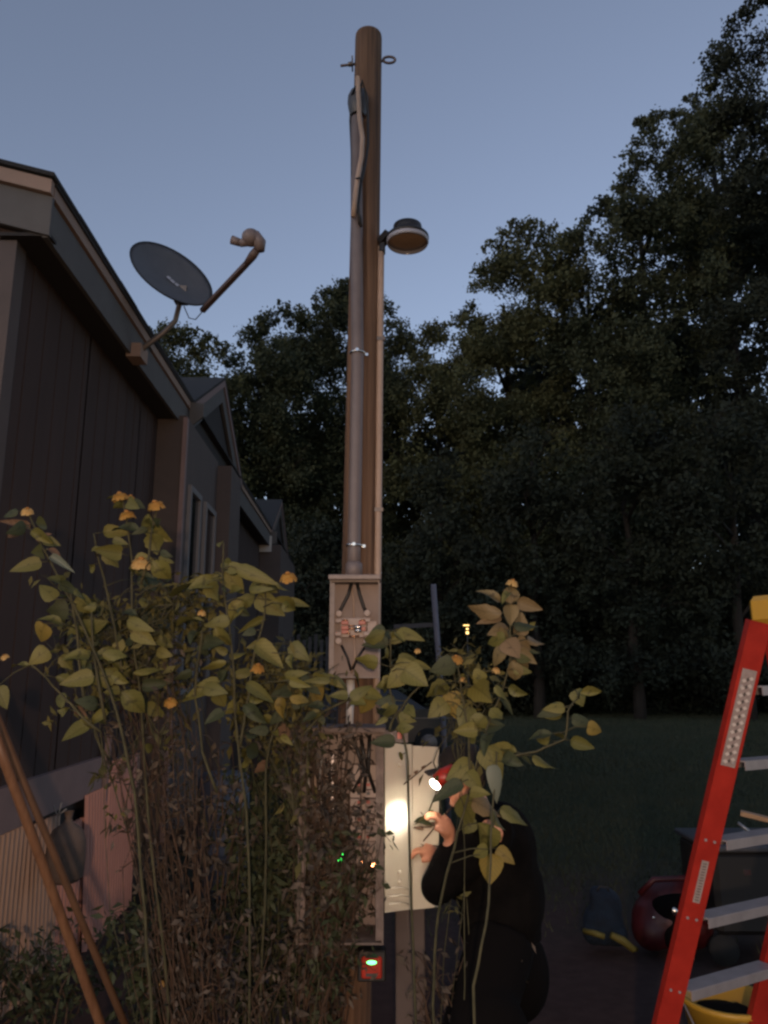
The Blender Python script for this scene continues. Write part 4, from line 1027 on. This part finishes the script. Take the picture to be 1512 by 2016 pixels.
def put_leaf(parent, base, tip, w, kind='g', roll=None):
    base, tip = Vector(base), Vector(tip); ax_ = tip - base; L = ax_.length; ax_.normalize()
    view = (CAM - base).normalized(); n = view + Vector((random.uniform(-.5, .5), random.uniform(-.3, .3), random.uniform(-.1, .6)))
    if roll is not None: n = view + Vector(roll)
    y = n.cross(ax_).normalized(); z = ax_.cross(y).normalized()
    o = bpy.data.objects.new('leaf', random.choice(LM[kind])); COL.objects.link(o); o.parent = parent
    mt = Matrix((ax_ * L, y * w, z * L)).transposed().to_4x4(); mt.translation = base - parent.location
    o.matrix_local = mt; return o
def flower(parent, p, r, pale=False, up=(0, 0, 1), n=12):
    r *= 1.02
    x, y, d = basis(Vector(up) + Vector((random.uniform(-.3, .3), random.uniform(-.45, -.15), 0))); p = Vector(p); mb = MB()
    for row, (rr, lift, nn) in enumerate(((r, -.55, n), (r * .86, -.1, n - 1), (r * .6, .35, n - 3), (r * .35, .55, n - 6))):
        for k in range(nn):
            t = 2 * math.pi * (k + .5 * (row % 2)) / nn + random.uniform(-.12, .12)
            o_ = x * math.cos(t) + y * math.sin(t); s_ = d.cross(o_); w = rr * .32; e = p + o_ * rr * .95 + d * rr * (lift + random.uniform(-.15, .15))
            m_ = p + o_ * rr * .6 + d * rr * (.30 + lift * .3)
            mb.add([p + o_ * rr * .1 + d * rr * .15, m_ - s_ * w, e - s_ * w * .6, e + s_ * w * .6, m_ + s_ * w], [(0, 1, 2, 3, 4)], True)
    f = mb.build('flower', 'petalpale' if pale else 'petal', parent)
    MB().ell(p + d * r * .3, (r * .30, r * .30, r * .2), seg=10, rings=6).build('flower_centre', 'disc', f)
    MB().ell(p - d * r * .30, (r * .3, r * .3, r * .42), seg=8, rings=6).build('calyx', 'stem', f)
def stem(parent, pts, r0, r1, m='stem', name='stem'):
    pts = [Vector(p) for p in pts]; out = []
    for i in range(len(pts) - 1):
        for k in range(3): out.append(pts[i].lerp(pts[i + 1], k / 3) + Vector((random.uniform(-1, 1), random.uniform(-1, 1), 0)) * .002)
    out.append(pts[-1]); n = len(out); ph, f1 = random.uniform(0, 6), random.uniform(.5, .9)
    out = [q + Vector((math.sin(ph + i * f1), math.cos(ph * 2 + i * f1 * .8), 0)) * .007 for i, q in enumerate(out)]
    return MB().tube(out, [r0 + (r1 - r0) * i / (n - 1) for i in range(n)], 6).build(name, m, parent)
def plant(label, zc, stems, leaves, flowers=(), group='orange flowering plants in front of the pole', name='flowering_plant', cat='plant', stemmat='stem', petiole=True, extra=26, exk='ggggdd'):
    """stems: lists of (u,v[,dz]) top->bottom; leaves: (ub,vb,ut,vt,wpx,kind[,dz]); flowers: (u,v,rpx,pale[,dz])"""
    last = stems[0][-1]; b = P(last[0], last[1], zc); b.z = 0
    t = thing(name, b, label, cat, group)
    allp = []
    for s in stems:
        pts = [P(p[0], p[1], zc + (p[2] if len(p) > 2 else 0)) for p in s]
        if s[-1][1] > 1900: e = pts[-1].copy(); pts.append(Vector((e.x + .01, e.y + .02, 0)))
        stem(t, pts, .0032, .0060, stemmat); allp += pts
        for a, c in zip(pts, pts[1:]):
            for k in range(4): allp.append(a.lerp(c, k / 4))
    pe = MB()
    for lf in leaves:
        ub, vb, ut, vt, w, kd = lf[:6]; dz = lf[6] if len(lf) > 6 else random.uniform(-.10, .12)
        B_ = P(ub, vb, zc + dz); T_ = P(ut, vt, zc + dz + random.uniform(-.05, .03))
        T_ = B_ + (T_ - B_) * 1.1; put_leaf(t, B_, T_, w / F * (zc + dz) * 1.18, kd)
        if petiole and allp:
            nr_ = min(allp, key=lambda q: (q - B_).length + (0.05 if q.z > B_.z else 0))
            mid = nr_.lerp(B_, .5) + Vector((0, 0, .01)); pe.tube([nr_, mid, B_], [.0028, .0022, .0018], 5)
    for _ in range(extra):
        q = random.choice([a for a in allp if a.z > 1.32]); a_ = random.uniform(0, 6.28); o_ = Vector((math.cos(a_), math.sin(a_) * .8, random.uniform(-.35, .35)))
        B_ = q + o_ * random.uniform(.015, .05); L_ = random.uniform(.05, .115)
        pe.tube([q, B_], [.0022, .0016], 4); put_leaf(t, B_, B_ + o_.normalized() * L_ + Vector((0, 0, -.015)), L_ * random.uniform(.45, .65), random.choice(exk))
    if pe.v: pe.build('petiole', stemmat, t)['kind'] = 'stuff'
    for fl in flowers:
        u, v, r, pale = fl[:4]; dz = fl[4] if len(fl) > 4 else 0
        flower(t, P(u, v, zc + dz), r / F * zc, pale)
    return t
# middle-left plant with the tall bare tip
plant('leafy plant with bare upright tip, between the house windows and the pole', 3.0,
      [[(438, 1068), (440, 1140), (447, 1200), (455, 1290), (462, 1350), (470, 1450), (482, 1600), (490, 1800), (495, 1980)],
       [(524, 1130), (520, 1180), (514, 1240), (500, 1310), (480, 1400), (475, 1470)], [(395, 1240), (392, 1300), (385, 1370), (395, 1480), (430, 1560)]],
      [(430, 1135, 331, 1175, 23, 'g'), (409, 1149, 431, 1181, 32, 'g'), (420, 1128, 440, 1140, 26, 'g'), (437, 1107, 463, 1126, 22, 'g'),
       (465, 1117, 541, 1148, 24, 'g'), (443, 1125, 478, 1166, 34, 'g'), (478, 1182, 452, 1224, 34, 'g'), (505, 1174, 557, 1210, 34, 'g'),
       (490, 1162, 532, 1158, 14, 'g'), (566, 1183, 608, 1191, 15, 'g'), (556, 1188, 578, 1200, 22, 'g'), (402, 1223, 348, 1226, 13, 'g'),
       (452, 1220, 404, 1232, 22, 'g'), (423, 1233, 455, 1272, 28, 'g'), (524, 1218, 468, 1242, 14, 'g'), (501, 1269, 558, 1307, 35, 'g'),
       (526, 1263, 488, 1274, 17, 'g'), (571, 1268, 606, 1298, 26, 'g'), (572, 1288, 574, 1315, 18, 'g'), (450, 1292, 488, 1278, 16, 'g'),
       (448, 1286, 420, 1273, 14, 'g'), (446, 1303, 401, 1317, 15, 'g'), (434, 1342, 357, 1375, 27, 'g'), (425, 1362, 443, 1391, 26, 'g'),
       (484, 1346, 540, 1380, 21, 'g'), (553, 1370, 556, 1412, 24, 'y'), (570, 1373, 598, 1381, 17, 'y'), (478, 1390, 520, 1420, 22, 'd'),
       (440, 1400, 405, 1420, 20, 'd'), (460, 1330, 500, 1322, 18, 'g'), (510, 1150, 545, 1165, 18, 'g'), (446, 1318, 428, 1345, 20, 'd'), (400, 1250, 372, 1262, 16, 'g'),
       (392, 1268, 412, 1290, 18, 'd'), (465, 1380, 440, 1405, 22, 'g'), (560, 1330, 600, 1325, 15, 'g'), (570, 1340, 606, 1352, 16, 'g')],
      [(567, 1134, 18, False), (397, 1205, 9, True), (508, 1313, 15, False)])
stem_extra = [[(567, 1142), (556, 1165), (540, 1190), (528, 1240), (520, 1330)]]
plant('leafy sprig with yellowing heart shaped leaves just left of the meter socket', 3.15,
      [[(660, 1335), (620, 1330), (585, 1345), (560, 1390), (540, 1440), (525, 1520), (520, 1700), (515, 1960)], [(735, 1362), (700, 1372), (640, 1400), (590, 1450)]],
      [(620, 1350, 629, 1390, 30, 'y'), (640, 1330, 672, 1350, 16, 'g'), (600, 1322, 560, 1330, 16, 'g'), (736, 1358, 706, 1402, 38, 'y'), (650, 1340, 600, 1338, 13, 'g'),
       (585, 1345, 560, 1362, 18, 'g'), (690, 1375, 730, 1350, 20, 'g'), (560, 1400, 530, 1425, 20, 'd'), (548, 1430, 575, 1455, 20, 'b'), (525, 1500, 500, 1520, 18, 'b')],
      [])
# left plant with the highest orange flowers
plant('tall plant with four orange flowers against the brown house wall', 2.95,
      [[(246, 985), (250, 1060), (262, 1130), (268, 1290), (274, 1400), (290, 1560), (310, 1760), (330, 1980)], [(306, 1002), (300, 1050), (293, 1095), (275, 1150)],
       [(188, 1050), (192, 1110), (215, 1200), (240, 1300), (262, 1420)]],
      [(282, 1042, 332, 1060, 24, 'g'), (296, 1052, 308, 1090, 34, 'g'), (204, 1085, 230, 1112, 26, 'g'), (222, 1062, 250, 1070, 14, 'g'), (300, 1105, 334, 1138, 34, 'g'),
       (312, 1100, 342, 1106, 14, 'g'), (274, 1178, 322, 1190, 26, 'g'), (250, 1222, 296, 1240, 22, 'g'), (262, 1240, 300, 1266, 28, 'g'), (248, 1262, 218, 1290, 26, 'g'),
       (222, 1300, 262, 1325, 18, 'g'), (262, 1325, 305, 1320, 13, 'g'), (225, 1325, 186, 1342, 34, 'g'), (310, 1256, 338, 1272, 20, 'g'), (308, 1282, 334, 1290, 20, 'g'),
       (312, 1305, 338, 1325, 16, 'g'), (240, 1362, 282, 1400, 36, 'g'), (285, 1388, 325, 1410, 22, 'g'), (270, 1210, 240, 1205, 16, 'd'), (180, 1085, 205, 1078, 12, 'g'),
       (270, 1140, 330, 1150, 34, 'd', .25), (275, 1200, 350, 1232, 40, 'd', .3), (280, 1350, 330, 1345, 22, 'd'), (262, 1120, 290, 1128, 20, 'g')],
      [(236, 976, 17, False), (257, 979, 11, False, .05), (250, 1012, 17, False), (306, 993, 18, False), (278, 1106, 21, True), (335, 1380, 14, False)])
plant('sprawling leafy plant at the far left edge with a pale bud', 2.8,
      [[(54, 1005), (70, 1060), (105, 1120), (150, 1190), (190, 1290), (225, 1400), (262, 1560), (290, 1800), (300, 1980)], [(142, 1150), (146, 1215), (152, 1300), (175, 1400)],
       [(60, 1308), (95, 1335), (125, 1375), (160, 1410), (200, 1440)], [(180, 1200), (190, 1300), (205, 1420)]],
      [(60, 1040, 2, 1022, 16, 'b'), (60, 1048, 100, 1066, 16, 'g'), (40, 1040, 12, 1060, 18, 'b'), (100, 1095, 140, 1120, 14, 'w'), (108, 1180, 80, 1150, 28, 'g'),
       (136, 1200, 96, 1204, 40, 'd'), (142, 1195, 180, 1198, 14, 'g'), (88, 1228, 76, 1264, 34, 'y'), (160, 1240, 205, 1228, 30, 'g'), (95, 1278, 60, 1306, 30, 'g'),
       (120, 1290, 142, 1315, 24, 'g'), (160, 1232, 132, 1250, 18, 'g'), (176, 1418, 150, 1440, 26, 'g'), (-6, 1352, 12, 1392, 28, 'g'), (150, 1160, 176, 1178, 20, 'g'),
       (120, 1150, 150, 1165, 18, 'd'), (190, 1190, 165, 1196, 16, 'g'), (150, 1395, 170, 1412, 14, 'b'), (96, 1080, 120, 1095, 14, 'b'), (70, 1060, 96, 1050, 14, 'b')],
      [(54, 1005, 13, True), (9, 1292, 9, True)])
# right of the socket
plant('sprig with round leaves overlapping the right side of the meter socket', 3.05,
      [[(770, 1240), (766, 1300), (768, 1350), (790, 1430), (800, 1500), (812, 1700), (815, 1960)], [(835, 1345), (800, 1380), (775, 1410), (770, 1440)]],
      [(762, 1248, 722, 1262, 40, 'd'), (764, 1256, 806, 1252, 22, 'g'), (770, 1262, 795, 1240, 16, 'g'), (796, 1318, 838, 1345, 40, 'g'), (798, 1320, 764, 1352, 34, 'g'),
       (812, 1305, 850, 1316, 14, 'g'), (768, 1330, 752, 1352, 16, 'g')], [(822, 1280, 7, True)])
plant('tall plant with tan whorled leaves and a yellow flower on top, right of the pole', 3.0,
      [[(1006, 1150), (1004, 1210), (1002, 1300), (985, 1370), (960, 1440), (930, 1540), (897, 1640), (880, 1720), (862, 1830), (852, 1980)],
       [(897, 1300), (905, 1360), (925, 1440), (930, 1540)], [(975, 1480, -.05), (972, 1560, -.10), (970, 1700, -.2), (952, 1820, -.28), (935, 1940, -.32)],
       [(1140, 1375), (1118, 1400), (1108, 1455), (1060, 1480), (1000, 1490), (965, 1520)]],
      [(986, 1184, 943, 1163, 22, 'p'), (1018, 1184, 1066, 1200, 23, 'p'), (988, 1208, 930, 1192, 24, 'p'), (986, 1214, 944, 1224, 18, 'p'), (1003, 1190, 1008, 1228, 30, 'p'),
       (1008, 1190, 1006, 1154, 30, 'p'), (1022, 1252, 1028, 1206, 28, 'p'), (1038, 1258, 1074, 1266, 18, 'p'), (1000, 1235, 965, 1245, 26, 'p'), (995, 1260, 1022, 1290, 38, 'p'),
       (1015, 1262, 1045, 1278, 26, 'p'), (1022, 1282, 1054, 1305, 20, 'p'), (1018, 1292, 1038, 1322, 24, 'p'), (1006, 1300, 1016, 1338, 26, 'p'), (996, 1240, 975, 1275, 26, 'p'),
       (990, 1275, 970, 1310, 24, 'p'), (1040, 1240, 1052, 1226, 12, 'g'), (1034, 1282, 1060, 1284, 10, 'd'), (884, 1362, 906, 1420, 36, 'y'), (895, 1305, 850, 1322, 34, 'd'),
       (930, 1350, 968, 1385, 46, 'g'), (880, 1345, 842, 1372, 32, 'g'), (880, 1380, 846, 1408, 34, 'g'), (925, 1390, 905, 1430, 36, 'g'), (905, 1330, 922, 1345, 14, 'g'),
       (965, 1395, 985, 1410, 24, 'g'), (975, 1350, 998, 1374, 18, 'g'), (985, 1370, 1012, 1405, 12, 'd'), (1132, 1358, 1148, 1388, 28, 'g'), (1142, 1366, 1181, 1360, 14, 'g'), (950, 1320, 935, 1345, 26, 'g'),
       (955, 1410, 925, 1440, 34, 'g'), (955, 1470, 985, 1530, 42, 'g'), (930, 1500, 880, 1530, 34, 'g'), (918, 1520, 945, 1555, 30, 'g'), (910, 1540, 855, 1572, 26, 'd'), (970, 1505, 981, 1576, 26, 'w'),
       (905, 1570, 935, 1620, 40, 'g'), (930, 1575, 985, 1605, 34, 'p'), (985, 1590, 1034, 1620, 26, 'g'), (968, 1600, 998, 1632, 22, 'g'), (930, 1605, 915, 1640, 24, 'g'),
       (940, 1620, 968, 1672, 34, 'g'), (962, 1672, 930, 1682, 24, 'g'), (978, 1670, 1012, 1698, 24, 'y'), (968, 1680, 965, 1740, 40, 'y'), (925, 1560, 960, 1560, 22, 'g'), (1156, 1430, 1186, 1440, 24, 'y')],
      [(1009, 1146, 13, True), (898, 1296, 14, False), (977, 1318, 9, True), (911, 1337, 8, True)])

# dry, twiggy lower growth
def twigs(label, zc, region, n, name, stemm, leafm, nleaf, lsize, top=None, spread=60, base_v=2060, rr=(.0025, .006), group=None, cat='plant', curl=.03, roots_u=None):
    u0, u1, v0, v1 = region; b = P(((roots_u or region)[0] + (roots_u or region)[1]) / 2, base_v, zc); b.z = 0
    t = thing(name, b, label, cat, group); mb = MB(); tips = []
    ra, rb = roots_u or (u0, u1); roots = [random.uniform(ra, rb) for _ in range(max(3, n // 6))]
    for k in range(n):
        r_ = random.choice(roots); z = zc + random.uniform(-.15, .15); p = P(r_, base_v, z); p.z = 0
        if name == 'leafy_bush' and k >= 4: p = random.choice(tips[:20]).copy()
        e = P(random.uniform(u0, u1) + random.uniform(-spread, spread) * .3, random.uniform(v0, v0 + (v1 - v0) * .6), z + random.uniform(-.1, .1))
        pts = []; m_ = 7; side = Vector((random.uniform(-1, 1), random.uniform(-1, 1), 0)) * curl
        for i in range(m_ + 1):
            s = i / m_; q = p.lerp(e, s); q += side * math.sin(s * math.pi * random.uniform(1, 2.2)) + Vector((random.uniform(-1, 1), random.uniform(-1, 1), random.uniform(-1, 1))) * .008; pts.append(q)
        r0 = random.uniform(*rr); mb.tube(pts, [r0 * (1.2 - .8 * i / m_) for i in range(m_ + 1)], 5, False); tips += pts[(5 if name == 'leafy_bush' else 2):]
        for _ in range(3):
            a = random.choice(pts[3:]); d = Vector((random.uniform(-1, 1), random.uniform(-1, 1), random.uniform(-.3, 1))) * .09
            mb.tube([a, a + d * .5 + Vector((0, 0, .01)), a + d], [.0025, .0018, .001], 4, False); tips.append(a + d)
    mb.build('stem', stemm, t)['kind'] = 'stuff'
    if nleaf:
        out = []
        P0 = np.array([tuple(q) for q in tips]); idx = NR.randint(0, len(P0), nleaf); p = P0[idx] + NR.normal(size=(nleaf, 3)) * .022
        a = NR.normal(size=(nleaf, 3)); a[:, 2] -= .6; a /= np.linalg.norm(a, axis=1)[:, None]; b2 = NR.normal(size=(nleaf, 3)); b2 -= a * (a * b2).sum(1)[:, None]; b2 /= np.linalg.norm(b2, axis=1)[:, None]
        c2 = np.cross(a, b2); L = lsize * NR.uniform(.5, 1.4, nleaf)[:, None]; W = L * NR.uniform(.25, .5, nleaf)[:, None]
        q0 = p; q1 = p + a * L * .45 + b2 * W * .5 + c2 * L * .1; q2 = p + a * L; q3 = p + a * L * .45 - b2 * W * .5 + c2 * L * .1
        v = np.stack([q0, q1, q2, q3], 1).reshape(-1, 3) - np.array(tuple(t.location))[None]; v[:, 2] = np.maximum(v[:, 2], .005)
        me = np_mesh('foliage', v, 4, M[leafm]); o = bpy.data.objects.new('foliage', me); COL.objects.link(o); o.parent = t; o['kind'] = 'stuff'
    return t
twigs('dry brown stalks standing under the flowering plants', 3.2, (300, 520, 1440, 1800), 22, 'dry_plant', 'dry', 'dryleaf', 620, .046, rr=(.003, .008), curl=.06, roots_u=(350, 450))
twigs('tangle of dead twigs and curled leaves under the left flowers', 3.1, (190, 370, 1290, 1540), 44, 'dry_plant', 'dry', 'dryleaf', 700, .036, rr=(.0015, .0035), curl=.09, spread=120, roots_u=(330, 460))
twigs('brown withered vine climbing over the open breaker panel', 3.38, (596, 740, 1440, 1860), 50, 'withered_vine', 'dry', 'dryleaf', 1900, .042, rr=(.002, .005), curl=.06, spread=10, roots_u=(600, 665))
twigs('curled dead vine hanging over the left edge and top of the breaker panel', 3.34, (570, 690, 1410, 1860), 30, 'withered_vine', 'dry', 'dryleaf', 1300, .05, rr=(.002, .004), curl=.06, spread=20, roots_u=(560, 660))
twigs('dark green creeper over the lower half of the breaker panel', 3.36, (610, 735, 1640, 1830), 30, 'creeper', 'dry', 'leafdark', 1100, .05, curl=.05, spread=10, roots_u=(600, 660))
twigs('dark green ferny weeds left of the breaker panel', 3.45, (450, 640, 1480, 1850), 40, 'weed_clump', 'stem', 'leafdark', 2600, .05, curl=.05)
twigs('dark green shrub at the foot of the dry stalks', 3.3, (240, 430, 1790, 1920), 30, 'low_shrub', 'dry', 'leafdark', 1900, .055, curl=.05)
twigs('withered brown growth along the bottom edge beside the pole', 3.1, (330, 590, 1800, 1960), 26, 'dry_plant', 'dry', 'dryleaf', 800, .036, rr=(.002, .006), curl=.06)
twigs('sparse dark weeds at the foot of the skirting', 3.5, (-40, 230, 1830, 1960), 22, 'weed_clump', 'dry', 'leafdark', 1000, .05, curl=.05)
twigs('thin dry twigs at the foot of the kneeling person', 3.2, (780, 1010, 1850, 1980), 16, 'dry_plant', 'dry', 'dryleaf', 260, .05, curl=.08, spread=80)
twigs('mass of small yellow green leaves filling the middle of the left bush', 3.15, (90, 440, 1150, 1420), 60, 'leafy_bush', 'stem', 'leafmass', 1300, .05, rr=(.0015, .003), curl=.08, spread=80, roots_u=(240, 480))
twigs('mass of small green leaves between the meter socket and the window plant', 3.3, (430, 640, 1270, 1450), 36, 'leafy_bush', 'stem', 'leafmass', 900, .05, rr=(.0015, .003), curl=.07, spread=40, roots_u=(440, 600))
twigs('mass of small green leaves under the tan whorled plant', 3.15, (855, 985, 1290, 1430), 18, 'leafy_bush', 'stem', 'leafmass', 300, .045, rr=(.0015, .003), curl=.06, spread=30, roots_u=(850, 950))
# leafy twigs crossing the lit door
tw = thing('vine_twig', P(800, 1640, 3.4), 'dark leafy twigs crossing in front of the brightly lit door', 'plant')
mb = MB()
for pts in ([(755, 1620), (800, 1628), (850, 1628)], [(752, 1655), (790, 1650), (830, 1662), (880, 1668), (905, 1672)], [(745, 1720), (790, 1700), (830, 1660), (880, 1600), (905, 1570)],
            [(752, 1560), (790, 1548), (840, 1508), (850, 1500)], [(750, 1782), (790, 1770), (820, 1765)], [(760, 1680), (800, 1690), (840, 1675)]):
    mb.tube([P(u, v, 3.42) for u, v in pts], .0028, 5)
mb.build('stem', 'dry', tw)
for _ in range(30):
    u = random.uniform(752, 850); v = random.choice([1618, 1630, 1652, 1660, 1675, 1690]) + random.uniform(-6, 6)
    put_leaf(tw, P(u, v, 3.42), P(u + random.choice([-1, 1]) * random.uniform(18, 38), v + random.uniform(-7, 5), 3.40), random.uniform(5, 10) / F * 3.4, random.choice('dbb'))
for _ in range(12):
    s = random.random(); put_leaf(tw, P(760 + s * 90, 1560 - s * 60, 3.42), P(768 + s * 90, 1553 - s * 60, 3.42), .012, 'b')
# fallen yellow flower and curled dry leaf by the ground
fl = thing('fallen_flower', P(318, 1945, 3.25), 'single small yellow flower low at the bottom left', 'flower')
flower(fl, P(318, 1945, 3.25), .027, True, up=(0, -1, .4));
